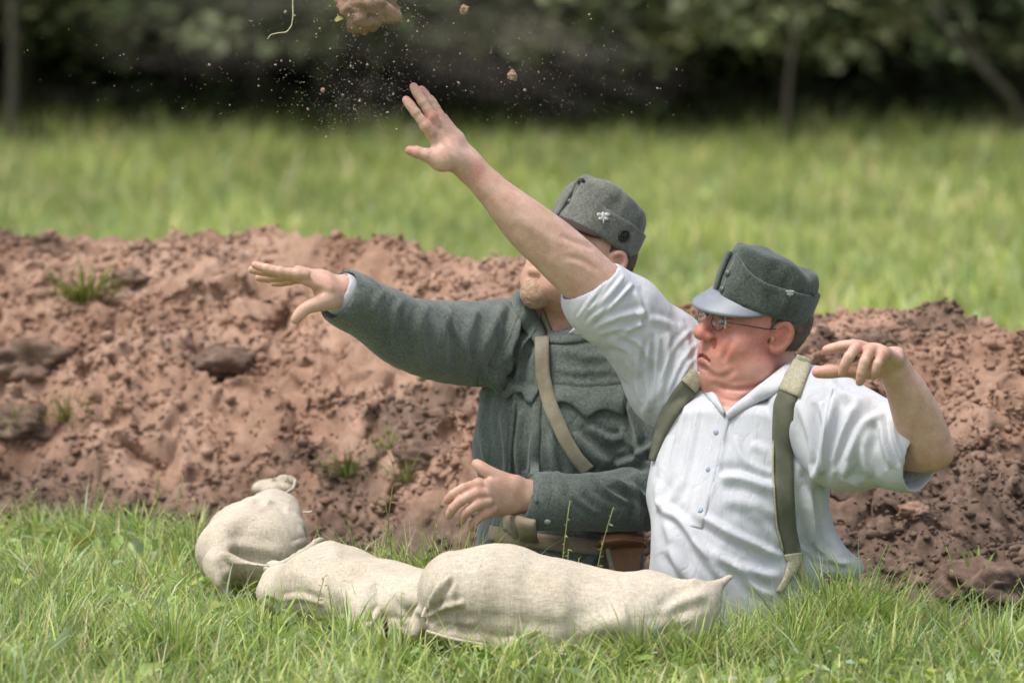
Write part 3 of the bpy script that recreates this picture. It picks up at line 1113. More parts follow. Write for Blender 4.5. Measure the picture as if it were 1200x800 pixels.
def folds(V, Q, strokes, gate=.05):
    """press cloth folds into the side of a mesh that faces the camera.
    strokes: (points in picture px, width px, height m[, asymmetry])"""
    N = vnormals(V, Q)
    u, v, d = proj(V)
    view = nrm(CP - V.mean(0))
    face = np.clip(N @ view * 2.2, 0, 1)
    # only the nearest layer of cloth at each place
    bu, bv = (u / 6).astype(int), (v / 6).astype(int)
    key = (bv - bv.min() + 1) * 1000 + bu - bu.min() + 1
    front = np.full(key.max() + 1002, 1e9)
    np.minimum.at(front, key, d)
    near = d < front[key] + gate
    amt = np.zeros(len(V))
    for st in strokes:
        pts, wd, hgt = st[:3]
        asym = st[3] if len(st) > 3 else 0.0
        pts = np.asarray(pts, float)
        # resample as a smooth curve
        if len(pts) > 2:
            t = np.linspace(0, len(pts) - 1, 14)
            i0 = np.clip(t.astype(int), 0, len(pts) - 2)
            f_ = (t - i0)[:, None]
            pa = pts[np.clip(i0 - 1, 0, len(pts) - 1)]; pb = pts[i0]; pc = pts[i0 + 1]; pd = pts[np.clip(i0 + 2, 0, len(pts) - 1)]
            pts = .5 * (2 * pb + (pc - pa) * f_ + (2 * pa - 5 * pb + 4 * pc - pd) * f_ ** 2 + (3 * pb - 3 * pc + pd - pa) * f_ ** 3)
        lo, hi = pts.min(0) - wd * 4, pts.max(0) + wd * 4
        idx = np.nonzero((u > lo[0]) & (u < hi[0]) & (v > lo[1]) & (v < hi[1]) & near)[0]
        if not len(idx):
            continue
        q = np.stack([u[idx], v[idx]], 1)
        best = np.full(len(idx), 1e9); sgn = np.zeros(len(idx)); tt = np.zeros(len(idx))
        m = len(pts) - 1
        for j in range(m):
            e = pts[j + 1] - pts[j]
            t = np.clip(((q - pts[j]) @ e) / (e @ e + 1e-9), 0, 1)
            w_ = q - pts[j] - t[:, None] * e
            ds = np.linalg.norm(w_, axis=1)
            s_ = np.sign(e[0] * w_[:, 1] - e[1] * w_[:, 0])
            b = ds < best
            best[b] = ds[b]; sgn[b] = s_[b]; tt[b] = (j + t[b]) / m
        x = best * sgn / wd
        taper = np.clip(np.minimum(tt, 1 - tt) * 5, 0, 1) ** .7
        prof = np.exp(-x ** 2) - .55 * np.exp(-((x - 1.5) / 1.0) ** 2) * (1 + asym) - .55 * np.exp(-((x + 1.5) / 1.0) ** 2) * (1 - asym)
        amt[idx] += hgt * prof * taper
    return V + N * (amt * face)[:, None]


def cloth_noise(V, Q, amp, scale, seed, stretch=(1, 1, .5)):
    N = vnormals(V, Q)
    q = V * np.array(stretch)
    w_ = q + .03 * np.stack([noise3(V, 9, seed + 5), noise3(V, 9, seed + 6), noise3(V, 9, seed + 7)], 1)
    r = np.abs(noise3(w_, scale, seed))
    r2 = noise3(w_, scale * 2.1, seed + 1)
    return V + N * (amp * ((.35 - r) * 1.4 + .4 * r2))[:, None]


def bvh_of(V, Q):
    return BVHTree.FromPolygons([tuple(p) for p in V], [tuple(int(i) for i in q) for q in Q])


def shoot(bvh, u, v, default=None):
    d = Vector(P(u, v, 1.0) - CP).normalized()
    h = bvh.ray_cast(Vector(CP), d)
    if h[0] is None:
        return None
    return np.array(h[0]), np.array(h[1])


def laid(name, U, bvh, off, thick, mat, parent, smooth_it=2, fade=False, jump=None):
    """a strip or patch of cloth, lace or leather laid on a surface: U is an (n, m, 2) grid of picture positions"""
    n, m = U.shape[:2]
    pts = np.full((n, m, 3), np.nan)
    nor = np.zeros((n, m, 3))
    dep = np.full((n, m), np.nan)
    for i in range(n):
        for j in range(m):
            h = shoot(bvh, *U[i, j])
            if h is not None:
                dep[i, j] = (h[0] - CP) @ CF
    if np.isnan(dep).all():
        return None
    if jump:
        for i in range(1, n):
            prev = np.nanmedian(dep[max(0, i - 4):i])
            dep[i][dep[i] < prev - jump] = np.nan
    good = ~np.isnan(dep)
    gi, gj = np.nonzero(good)
    for i, j in zip(*np.nonzero(~good)):
        k = np.argmin((gi - i) ** 2 * 4 + (gj - j) ** 2)
        dep[i, j] = dep[gi[k], gj[k]]
    for _ in range(smooth_it):
        pd = np.pad(dep, 1, mode='edge')
        av = (pd[:-2, 1:-1] + pd[2:, 1:-1] + pd[1:-1, :-2] + pd[1:-1, 2:]) / 4
        dep = np.minimum(dep * .4 + av * .6, dep + .002)
    for i in range(n):
        for j in range(m):
            pts[i, j] = P(U[i, j, 0], U[i, j, 1], dep[i, j])
    du = np.gradient(pts, axis=0); dv = np.gradient(pts, axis=1)
    nr = np.cross(du, dv); nr /= np.linalg.norm(nr, axis=2)[..., None] + 1e-12
    fl = np.sum(nr * (CP - pts), axis=2) < 0
    nr[fl] *= -1
    if fade:
        r_ = np.clip(np.linspace(0, 1, n) / .6, 0, 1)[:, None, None]
        pts = pts + nr * (off + thick + .001) * (r_ - 1)
    return slab(name, pts, nr, off, thick, mat, parent)


def slab(name, pts, nr, off, thick, mat, parent):
    n, m = pts.shape[:2]
    top = pts + nr * (off + thick)
    bot = pts + nr * (off - .003)
    edge = np.zeros((n, m)); edge[0] = edge[-1] = 1; edge[:, 0] = edge[:, -1] = 1
    top = top - nr * (edge * thick * .35)[..., None]
    V = np.concatenate([top.reshape(-1, 3), bot.reshape(-1, 3)])
    i = (np.arange(n - 1)[:, None] * m + np.arange(m - 1)[None]).ravel()
    F1 = np.stack([i, i + m, i + m + 1, i + 1], 1)
    F2 = F1[:, ::-1] + n * m
    rim = np.concatenate([np.arange(m), np.arange(1, n) * m + m - 1, (n - 1) * m + np.arange(m - 2, -1, -1), np.arange(n - 2, 0, -1) * m])
    r2 = np.roll(rim, -1)
    F3 = np.stack([rim, r2, r2 + n * m, rim + n * m], 1)
    F = np.concatenate([F1, F2, F3])
    me = make_mesh(name, V, F, mat)
    a, b, c = top[0, 0], top[min(1, n - 1), 0], top[0, min(1, m - 1)]
    bm = bmesh.new(); bm.from_mesh(me); bmesh.ops.recalc_face_normals(bm, faces=bm.faces); bm.to_mesh(me); bm.free()
    return obj(name, me, parent)


def ribbon_grid(path, width, n=40, m=5):
    """(n, m, 2) picture grid along a path; width a number or one per path point"""
    path = np.asarray(path, float)
    t = np.linspace(0, len(path) - 1, n)
    c = np.stack([np.interp(t, np.arange(len(path)), path[:, k]) for k in (0, 1)], 1)
    for _ in range(3):
        c[1:-1] = (c[:-2] + 2 * c[1:-1] + c[2:]) / 4
    wd = np.interp(t, np.arange(len(path)), np.broadcast_to(np.asarray(width, float), (len(path),)))
    d = np.gradient(c, axis=0); d /= np.linalg.norm(d, axis=1)[:, None] + 1e-9
    nn = np.stack([-d[:, 1], d[:, 0]], 1)
    s = np.linspace(-.5, .5, m)
    return c[:, None] + nn[:, None] * (wd[:, None] * s[None])[..., None]


def patch_grid(top, bottom, n=14):
    """grid between two edges, each a list of picture points with equal counts"""
    top, bottom = np.asarray(top, float), np.asarray(bottom, float)
    m = 22
    t = np.linspace(0, 1, m)

    def rs(e):
        s = np.concatenate([[0], np.cumsum(np.linalg.norm(np.diff(e, axis=0), axis=1))])
        return np.stack([np.interp(t, s / s[-1], e[:, k]) for k in (0, 1)], 1)
    a, b = rs(top), rs(bottom)
    w_ = np.linspace(0, 1, n)[:, None, None]
    return a[None] * (1 - w_) + b[None] * w_


def lathe(name, prof, centre, axis, mat, parent, sides=20):
    """small turned piece: prof = [(radius, height)]"""
    axis = nrm(axis)
    a = nrm(np.cross(axis, [.3, .2, 1])); b = np.cross(axis, a)
    th = np.arange(sides) * 2 * math.pi / sides
    V = [np.asarray(centre) + r * (np.cos(th)[:, None] * a + np.sin(th)[:, None] * b) + h * axis for r, h in prof]
    n = len(prof)
    i = np.arange(n - 1)[:, None] * sides; j = np.arange(sides)[None]
    F = np.stack([i + j, i + (j + 1) % sides, i + sides + (j + 1) % sides, i + sides + j], 2).reshape(-1, 4)
    me = make_mesh(name, np.concatenate(V), F, mat)
    bm = bmesh.new(); bm.from_mesh(me)
    bmesh.ops.holes_fill(bm, edges=bm.edges, sides=sides)
    bmesh.ops.recalc_face_normals(bm, faces=bm.faces); bm.to_mesh(me); bm.free()
    return obj(name, me, parent)


def button(name, u, v, bvh, r, mat, parent, dome=.4):
    h = shoot(bvh, u, v)
    if h is None:
        return None
    c, nn = h
    if nn @ (CP - c) < 0: nn = -nn
    return lathe(name, [(r * .92, -.001), (r, .0012), (r * .86, .0026), (r * .55, .0026 + r * dome * .6), (r * .1, .0026 + r * dome)], c, nn, mat, parent)


# ---------------------------------------------------------------- cloth, skin and leather
def mat_cloth(name, c0, c1, weave=900, rough=.9, sheen=.15, bump=.35, mottled=6.0, fold_scale=0, fleck=0, crease=.5):
    m, t, b = new_mat(name, rough)
    tc = t.nodes.new('ShaderNodeTexCoord').outputs['Object']
    n1 = tex_noise(t, mottled, 4, .6, tc)
    n2 = tex_noise(t, weave, 3, .6, tc)
    c = ramp(t, n1, [(.35, c0), (.65, c1)])
    c = mixc(t, .5, c, ramp(t, n2, [(.3, (.36, .36, .36)), (.7, (.64, .64, .64))]), 'OVERLAY')
    if fleck:
        n3 = tex_noise(t, 230, 3, .7, tc)
        c = mixc(t, fleck, c, ramp(t, n3, [(.32, (.2, .2, .2)), (.5, (.5, .5, .5)), (.68, (.8, .8, .8))]), 'OVERLAY')
    t.links.new(c, b.inputs['Base Color'])
    b.inputs['Sheen Weight'].default_value = sheen
    b.inputs['Specular IOR Level'].default_value = .2
    add_bump(t, b, n2, bump, .0015)
    if fold_scale:
        f = tex_noise(t, fold_scale, 3, .5, tc, stretch=(1, 1, .45))
        add_bump(t, b, f, .3, .012)
        g = tex_noise(t, fold_scale * 1.3, 2, .5, tc, stretch=(1, 1, .35))
        ab = node(t, 'ShaderNodeMath', operation='SUBTRACT'); ab.inputs[1].default_value = .5
        t.links.new(g, ab.inputs[0])
        ac = node(t, 'ShaderNodeMath', operation='ABSOLUTE')
        t.links.new(ab.outputs[0], ac.inputs[0])
        mn = node(t, 'ShaderNodeMath', operation='MINIMUM'); mn.inputs[1].default_value = .06
        t.links.new(ac.outputs[0], mn.inputs[0])
        add_bump(t, b, mn.outputs[0], crease, .03)
    return m


def mat_skin(name, base, red, stubble=(.42, .27, .21)):
    m, t, b = new_mat(name, .52)
    tc = t.nodes.new('ShaderNodeTexCoord').outputs['Object']
    n1 = tex_noise(t, 45, 4, .6, tc)
    n2 = tex_noise(t, 420, 3, .6, tc)
    a = attr(t, 'flush')
    c = mixc(t, a.outputs['Fac'], base, red)
    c = mixc(t, .6, c, ramp(t, n1, [(.3, (.40, .36, .345)), (.7, (.60, .615, .625))]), 'OVERLAY')
    c = mixc(t, .45, c, ramp(t, tex_noise(t, 260, 4, .7, tc), [(.3, (.40, .37, .36)), (.7, (.60, .62, .63))]), 'OVERLAY')
    s = attr(t, 'beard')
    c = mixc(t, s.outputs['Fac'], c, stubble)
    t.links.new(c, b.inputs['Base Color'])
    b.inputs['Subsurface Weight'].default_value = .12
    b.inputs['Subsurface Radius'].default_value = (.01, .004, .002)
    b.inputs['Subsurface Scale'].default_value = .6
    b.inputs['Specular IOR Level'].default_value = .45
    add_bump(t, b, n2, .25, .0012)
    add_bump(t, b, n1, .25, .003)
    return m


def mat_plain(name, c, rough=.5, metal=0.0, bumps=0, var=.15):
    m, t, b = new_mat(name, rough)
    n = tex_noise(t, 60, 4, .6)
    lo = tuple(x * (1 - var) for x in c); hi = tuple(min(1, x * (1 + var)) for x in c)
    t.links.new(ramp(t, n, [(.3, lo), (.7, hi)]), b.inputs['Base Color'])
    b.inputs['Metallic'].default_value = metal
    if bumps:
        add_bump(t, b, n, .4, bumps)
    return m


M['linen'] = mat_cloth('white_linen', (.48, .495, .53), (.575, .585, .61), 700, .88, .1, .3, 5, 24, 0, .3)
M['tunic'] = mat_cloth('grey_green_wool', (.088, .108, .093), (.132, .153, .134), 520, .95, .3, .6, 9, 22, .6)
M['cap_dark'] = mat_cloth('dark_green_wool', (.040, .052, .044), (.075, .090, .076), 520, .95, .3, .6, 14, 0, .75)
M['cap_grey'] = mat_cloth('faded_grey_wool', (.115, .12, .102), (.17, .175, .148), 520, .95, .3, .5, 14, 0, .6)
M['trousers'] = mat_cloth('dark_trouser_wool', (.06, .08, .075), (.085, .105, .10), 520, .95, .3, .5, 9)
M['webbing'] = mat_cloth('olive_webbing', (.10, .105, .07), (.135, .135, .095), 900, .9, .1, .6, 30)
M['webbing_pale'] = mat_cloth('worn_webbing', (.30, .28, .19), (.42, .39, .28), 300, .9, .1, .9, 200)
M['strap'] = mat_cloth('khaki_strap', (.21, .19, .13), (.29, .265, .185), 900, .85, .1, .5, 30)
M['belt'] = mat_cloth('tan_belt', (.24, .19, .135), (.34, .28, .20), 600, .8, .1, .4, 30)
M['leather'] = mat_plain('brown_leather', (.30, .145, .065), .5, 0, .001)
M['boot'] = mat_plain('black_leather', (.03, .025, .02), .45, 0, .001)
M['visor'] = mat_plain('grey_visor_leather', (.21, .235, .27), .46, 0, 0, .1)
M['lining'] = mat_plain('dark_brown_lining', (.05, .03, .022), .6)
M['metal'] = mat_plain('dull_metal', (.32, .32, .30), .45, .8)
M['silver'] = mat_plain('silver_badge', (.38, .38, .36), .45, .4)
M['blackened'] = mat_plain('blackened_badge', (.03, .028, .025), .5, .3)
M['button_green'] = mat_plain('green_painted_button', (.09, .115, .105), .45, .2)
M['button_blue'] = mat_plain('grey_blue_button', (.22, .27, .36), .35)
M['button_pale'] = mat_plain('pale_metal_button', (.40, .45, .47), .4, .3)
M['frame'] = mat_plain('dark_spectacle_frame', (.03, .02, .02), .3)
M['skin_a'] = mat_skin('skin_ruddy', (.60, .40, .305), (.50, .195, .145), (.38, .26, .21))
M['skin_b'] = mat_skin('skin_tanned', (.60, .385, .285), (.56, .28, .20), (.40, .26, .16))
M['hair'] = mat_cloth('short_brown_hair', (.08, .055, .04), (.16, .12, .09), 900, .8, .1, .9, 60)
M['beard'] = mat_cloth('sandy_beard', (.34, .21, .13), (.48, .33, .225), 700, .8, .1, 1.0, 90)
M['eye'] = mat_plain('eye_white', (.7, .66, .6), .2, 0, 0, .03)
M['iris'] = mat_plain('dark_iris', (.04, .045, .05), .15)
M['nail'] = mat_plain('finger_nail', (.60, .38, .31), .35, 0, 0, .05)


def mat_lens():
    m, t, b = new_mat('spectacle_lens', .02)
    b.inputs['Base Color'].default_value = (.9, .95, .95, 1)
    tr = t.nodes.new('ShaderNodeBsdfTransparent')
    gl = t.nodes.new('ShaderNodeBsdfGlossy')
    gl.inputs['Roughness'].default_value = .03
    mx = t.nodes.new('ShaderNodeMixShader')
    mx.inputs[0].default_value = .10
    t.links.new(tr.outputs[0], mx.inputs[1])
    t.links.new(gl.outputs[0], mx.inputs[2])
    t.links.new(mx.outputs[0], t.nodes['Material Output'].inputs[0])
    return m


M['lens'] = mat_lens()


def mat_burlap():
    m, t, b = new_mat('burlap', .92)
    tc = t.nodes.new('ShaderNodeTexCoord').outputs['Object']
    n1 = tex_noise(t, 5, 4, .6, tc)
    n2 = tex_noise(t, 500, 3, .65, tc)
    n3 = tex_noise(t, 260, 2, .6, tc, stretch=(.12, 1, 1))
    n4 = tex_noise(t, 260, 2, .6, tc, stretch=(1, .6, .1))
    c = ramp(t, n1, [(.3, (.45, .39, .30)), (.55, (.575, .515, .42)), (.75, (.63, .575, .485))])
    for nn, f in ((n2, .55), (n3, .35), (n4, .35)):
        c = mixc(t, f, c, ramp(t, nn, [(.3, (.33, .32, .30)), (.7, (.66, .66, .66))]), 'OVERLAY')
    # small dark flecks of straw and soil
    n5 = tex_noise(t, 90, 2, .5, tc)
    c = mixc(t, ramp(t, n5, [(.70, (0, 0, 0)), (.76, (.5, .5, .5))]), c, (.24, .18, .12))
    a = attr(t, 'darken')
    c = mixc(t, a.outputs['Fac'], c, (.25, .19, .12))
    t.links.new(c, b.inputs['Base Color'])
    b.inputs['Specular IOR Level'].default_value = .15
    add_bump(t, b, n2, .5, .002)
    add_bump(t, b, n3, .35, .002)
    add_bump(t, b, n4, .35, .002)
    return m


M['burlap'] = mat_burlap()


# ---------------------------------------------------------------- heads, hands, caps
class Frame:
    """local frame: x to the person's left, y forward, z up"""

    def __init__(s, o, yaw, pitch, roll=0, k=1.0):
        # yaw: degrees turned from facing picture-left towards the camera; pitch: degrees looking up
        y, p, r = map(math.radians, (yaw, pitch, roll))
        f = np.array([-math.cos(y), -math.sin(y), 0]); l = np.array([math.sin(y), -math.cos(y), 0]); z = np.array([0, 0, 1.0])
        f, z = f * math.cos(p) + z * math.sin(p), z * math.cos(p) - f * math.sin(p)
        l, z = l * math.cos(r) + z * math.sin(r), z * math.cos(r) - l * math.sin(r)
        s.o, s.l, s.f, s.u, s.k = np.asarray(o, float), l, f, z, k
        s.R = np.stack([l, f, z])

    def __call__(s, x, y, z):
        return s.o + x * s.l + y * s.k * s.f + z * s.u

    def many(s, p):
        return s.o + (np.asarray(p) * np.array([1, s.k, 1])) @ s.R

    def local(s, V):
        return (V - s.o) @ s.R.T / np.array([1, s.k, 1])

    def rot(s, ax=0, az=0):
        """axes turned by az about z then ax about x, as rows in world space"""
        a, b = math.radians(ax), math.radians(az)
        Rz = np.array([[math.cos(b), math.sin(b), 0], [-math.sin(b), math.cos(b), 0], [0, 0, 1]])
        Rx = np.array([[1, 0, 0], [0, math.cos(a), math.sin(a)], [0, -math.sin(a), math.cos(a)]])
        return Rx @ Rz @ s.R


def add_head(S, H, stout=1.0, grimace=False):
    E = lambda c, r, k, R=None: S.add(ell_(H(*c), (r[0], r[1] * H.k, r[2]), H.R if R is None else R), k)
    C = lambda a, b, r0, r1, k: S.add(cap_(H(*a), H(*b), r0, r1), k)
    E((0, -.012, .038), (.078, .098, .082), .01)
    E((0, .040, -.015), (.064 * stout, .058, .085), .03)
    E((0, .030, -.062), (.066 * stout, .064, .046), .03)
    E((0, .082, -.090), (.026, .020, .021), .022)
    for s in (-1, 1):
        E((s * .044, .062, -.024), (.030, .030, .030), .022)
        E((s * .056, .020, -.068), (.026 * stout, .040, .034), .025)
        E((s * .034, .074, -.072), (.020, .022, .022), .02)
    if stout > 1:
        E((0, .038, -.103), (.048, .050, .032), .024)
        E((0, .008, -.108), (.062, .060, .036), .03)
        for s in (-1, 1):
            E((s * .048, .030, -.078), (.026, .036, .030), .03)
    C((-.040, .084, .036), (.040, .084, .036), .011, .011, .016)
    for s in (-1, 1):
        S.sub(ell_(H(s * .033, .102, .017), (.020, .018, .013), H.R), .014)
        E((s * .033, .082, .016), (.0165, .0135, .0125), .003)
        C((s * .020, .094, .0205), (s * .046, .088, .0205), .0040, .0032, .003)
        C((s * .021, .0935, .0115), (s * .046, .0870, .0115), .0042, .0032, .003)
    # nose
    ny = .0085 if H.k < 1 else 0
    C((0, .090, .030), (0, .110 + ny, -.006), .0085, .0115, .014)
    E((0, .1135 + ny, -.013), (.0155, .0140, .0125), .008)
    for s in (-1, 1):
        E((s * .0135, .1005 + ny * .7, -.0165), (.0088, .0130, .0088), .006)
        S.sub(cap_(H(s * .0065, .110 + ny, -.0255), H(s * .008, .104 + ny, -.018), .0032), .002)
    # mouth
    E((0, .086, -.050), (.044, .0195 / H.k, .026), .016)
    gz = .0095 if grimace else .001
    my = lambda x: .086 + .0195 * math.sqrt(max(0, 1 - (x / .044) ** 2))
    xs_ = (0, .012, .023, .0335) if grimace else (0, .010, .019, .0265)
    for s in (-1, 1):
        g = [(s * x, my(x) - .0015, -.0530 - gz * (x / .0300) ** 2) for x in xs_]
        S.chain([H(x, y - .0005, z + .0062) for x, y, z in g], [.0052, .0050, .0042, .0022], .003)
        S.chain([H(x, y - .0010, z - .0068) for x, y, z in g], [.0066, .0062, .0050, .0024], .003)
        for i in range(3):
            S.sub(cap_(H(*g[i]), H(*g[i + 1]), (.0050, .0048, .0040)[i] if grimace else .0026, (.0048, .0040, .0022)[i] if grimace else .0022), .002)
        S.sub(cap_(H(s * .019, .1015, -.022), H(s * .038, .084, -.060), .0032, .0026), .008)
        if grimace:
            S.sub(cap_(H(s * .031, .090, -.062), H(s * .036, .080, -.086), .0028, .0018), .007)
            for dz_ in (0, .0052):
                S.add(cap_(H(s * .046, .0775, .034 - dz_), H(s * .058, .066, .036 - dz_ * 2), .0014, .001), .003)
    S.sub(cap_(H(-.012, .102, -.0725), H(.012, .102, -.0725), .0032), .008)
    # ears
    for s in (-1, 1):
        c0 = H(s * .078, -.012, .004)
        Re = H.rot(0, s * 16)
        S.add(ell_(c0, (.007, .015, .025), Re), .006)
        oc = [(.074, .003, .015), (.082, -.003, .028), (.086, -.016, .031), (.0875, -.027, .020), (.086, -.027, .004), (.082, -.019, -.011), (.078, -.010, -.019), (.074, .000, -.018), (.073, .003, -.010)]
        S.chain([H(s * x, y, z) for x, y, z in oc], [.0042, .0045, .0048, .0048, .0044, .0044, .0062, .006, .004], .004)
        S.sub(ell_(H(s * .089, -.010, .003), (.0085, .0090, .0125), Re), .004)
        S.add(ell_(H(s * .079, .006, .000), (.0045, .0035, .007), H.R), .004)


def add_finger(S, pts, r, k=.006):
    """knuckle .. tip, with slight swellings at the joints"""
    pts = [np.asarray(p, float) for p in pts]
    rad = np.linspace(r * 1.08, r * .84, len(pts))
    S.chain(pts, rad, k, 2)
    for p, q in zip(pts[1:-1], rad[1:-1]):
        S.add(ell_(p, (q * 1.02,) * 3), k * .7)


def nail(pts, r, mat, parent, up):
    a, b = np.asarray(pts[-2], float), np.asarray(pts[-1], float)
    d = nrm(b - a)
    n = nrm(np.asarray(up, float) - (np.asarray(up, float) @ d) * d)
    s = np.cross(d, n)
    c = b - d * r * .25 + n * r * .74
    g = []
    for i in np.linspace(-1, 1, 6):
        g.append([c + d * (i * r * .72) + s * j * r * .60 * (1 - .22 * max(i, 0) ** 2) - n * (j * j * r * .22) for j in np.linspace(-1, 1, 5)])
    g = np.array(g)
    nr = np.broadcast_to(n, g.shape).copy()
    return slab('finger_nail', g, nr, .0002, .0006, mat, parent)


def loft(name, rings, mat, parent, close_top=True, thick=0, warp=None):
    """rings of (n,3) points, all of one count"""
    R = np.array(rings)
    n, m = R.shape[:2]
    V = R.reshape(-1, 3)
    i = np.arange(n - 1)[:, None] * m; j = np.arange(m)[None]
    F = np.stack([i + j, i + (j + 1) % m, i + m + (j + 1) % m, i + m + j], 2).reshape(-1, 4)
    Fs = [F]
    if close_top:
        V = np.concatenate([V, R[-1].mean(0)[None]])
        j = np.arange(m)
        Fs.append(np.stack([j + (n - 1) * m, (j + 1) % m + (n - 1) * m, np.full(m, n * m)], 1))
    me = make_mesh(name, V, Fs, mat)
    bm = bmesh.new(); bm.from_mesh(me); bmesh.ops.recalc_face_normals(bm, faces=bm.faces); bm.to_mesh(me); bm.free()
    o = obj(name, me, parent)
    return o


def open_sheet(name, G, mat, parent, thick):
    """open curved sheet with real thickness; G (n, m, 3)"""
    G = np.asarray(G, float)
    nr = np.cross(np.gradient(G, axis=0), np.gradient(G, axis=1))
    nr /= np.linalg.norm(nr, axis=2)[..., None] + 1e-12
    return slab(name, G, nr, .003 if thick > 0 else .003, thick, mat, parent)


def field_cap(K, mat, parent, rx, ry, h, seed, flap_mat=None, lean=.0):
    """soft peaked field cap in frame K (origin at the centre of its lower edge)"""
    m = 72
    th = np.arange(m) * 2 * math.pi / m          # 0 = front, + = towards left
    fx, fy = np.sin(th), np.cos(th)
    prof = [(0, .985), (.0, 1.0), (.12, 1.005), (.3, 1.0), (.5, .985), (.66, .966), (.78, .945), (.86, .920), (.92, .885), (.965, .835), (.99, .765), (1.0, .66), (.995, .5), (.985, .34), (.975, .15)]
    rings = []
    for i, (z, s) in enumerate(prof):
        hh = h * (1 + .10 * fy + lean * fx)
        # soft dents in the wool
        p = np.stack([fx * s * 2 + seed, fy * s * 2, np.full(m, z * 1.4)], 1)
        d = .0040 * noise3(p, 1.6, seed) + .0026 * noise3(p, 3.7, seed + 1)
        x = fx * (rx * s + d * (z > .05)); y = fy * (ry * s + d * (z > .05)); zz = z * hh + (.0065 * noise3(p, 1.3, seed + 3) * np.clip((z - .7) * 5, 0, 1))
        # seam welt at the crown edge
        rings.append(K.many(np.stack([x, y, zz], 1)))
    cap = loft('cap', rings, mat, parent, True)
    # inside: sweat band
    r0 = K.many(np.stack([fx * rx * .985, fy * ry * .985, 0 * fx], 1))
    r1 = K.many(np.stack([fx * rx * .955, fy * ry * .955, 0 * fx + .004], 1))
    r2 = K.many(np.stack([fx * rx * .95, fy * ry * .95, 0 * fx + .03], 1))
    loft('sweatband', [r0, r1, r2], M['lining'], cap, False)
    # crown piping
    q = K.many(np.stack([fx * rx * .947, fy * ry * .947, .9 * h * (1 + .10 * fy + lean * fx)], 1))
    # turned-up ear flap: a second layer, high in front, dipping at the sides
    n = 9
    tt = np.concatenate([np.linspace(.10, 2 * math.pi - .10, 90)])
    a = np.minimum(tt, 2 * math.pi - tt)
    top = h * (np.interp(a, [0, .25, .50, .75, 1.1, 1.6, 2.4, 3.2], [.80, .78, .66, .57, .54, .58, .62, .64]) + .10 * np.cos(tt) * .6)
    G = []
    for k in range(n):
        f = k / (n - 1)
        z = -.001 + top * f
        p = np.stack([np.sin(tt) * 2 + seed, np.cos(tt) * 2, z / h], 1)
        s = np.interp(z / h, [0, .3, .5, .7, .9], [1.004, 1.004, .99, .972, .952])
        d = .003 * noise3(p, 1.6, seed) + .0022 + .0012 * noise3(p, 4, seed + 9) + .0016 * (f > .93)
        G.append(K.many(np.stack([np.sin(tt) * (rx * s + d), np.cos(tt) * (ry * s + d), z], 1)))
    G = np.array(G)
    nr = np.cross(np.gradient(G, axis=0), np.gradient(G, axis=1))
    nr /= np.linalg.norm(nr, axis=2)[..., None] + 1e-12
    out = G - K.many(np.zeros((1, 3)))
    if np.sum(nr * out) < 0: nr = -nr
    slab('ear_flap', G, nr, .0005, .0032, mat, cap)
    return cap


def cap_visor(K, rx, ry, parent, mat, length=.055, drop=.35, half=1.12):
    n, m = 9, 33
    a = np.linspace(-half, half, m)
    G = []
    for i in range(n):
        f = i / (n - 1)
        ext = length * np.cos(a / half * math.pi / 2) ** .75 * f
        G.append(K.many(np.stack([np.sin(a) * (rx + .001 + ext * .35), np.cos(a) * (ry + .001) + ext, .004 - ext * drop - .10 * f * np.sin(a) ** 2 * rx], 1)))
    G = np.array(G)
    nr = np.cross(np.gradient(G, axis=0), np.gradient(G, axis=1))
    nr /= np.linalg.norm(nr, axis=2)[..., None] + 1e-12
    if nr[..., 2].sum() < 0: nr = -nr
    return slab('visor', G, nr, .0, .0028, mat, parent)
# ---------------------------------------------------------------- the man in the white shirt
DW = 9.95


def W(u, v, dz=0.0):
    return P(u, v, DW + dz)


def legs(S, hx, hy, hip_z, side, rs, foot=True):
    """two legs standing on the trench floor; rs = thigh, knee, ankle radii"""
    for s in (-1, 1):
        a = np.array([hx, hy, hip_z]) + side * s * .085
        b = np.array([hx, hy - .03, -.47]) + side * s * .10
        c = np.array([hx, hy + .02, TRENCH_Z + .075]) + side * s * .11
        S.chain([a, b, c], rs, .03)


def boots(parent, hx, hy, side, fwd):
    for s in (-1, 1):
        B = Solid()
        c = np.array([hx, hy + .02, TRENCH_Z + .03]) + side * s * .11
        B.chain([c + [0, 0, .16], c + [0, 0, .02]], [.056, .05], .02)
        B.add(etube_(c - fwd * .05, c + fwd * .10, .045, .042, .048, .032, side), .025)
        B.add(etube_(c + fwd * .10, c + fwd * .17, .048, .030, .038, .024, side), .02)
        B.sub((lambda q, z=TRENCH_Z + .001: q[:, 2] - z, c - 1, c + 1), .004)
        V, Q = B.surface(.006)
        obj('boot', make_mesh('boot', V, Q, M['boot']), parent)


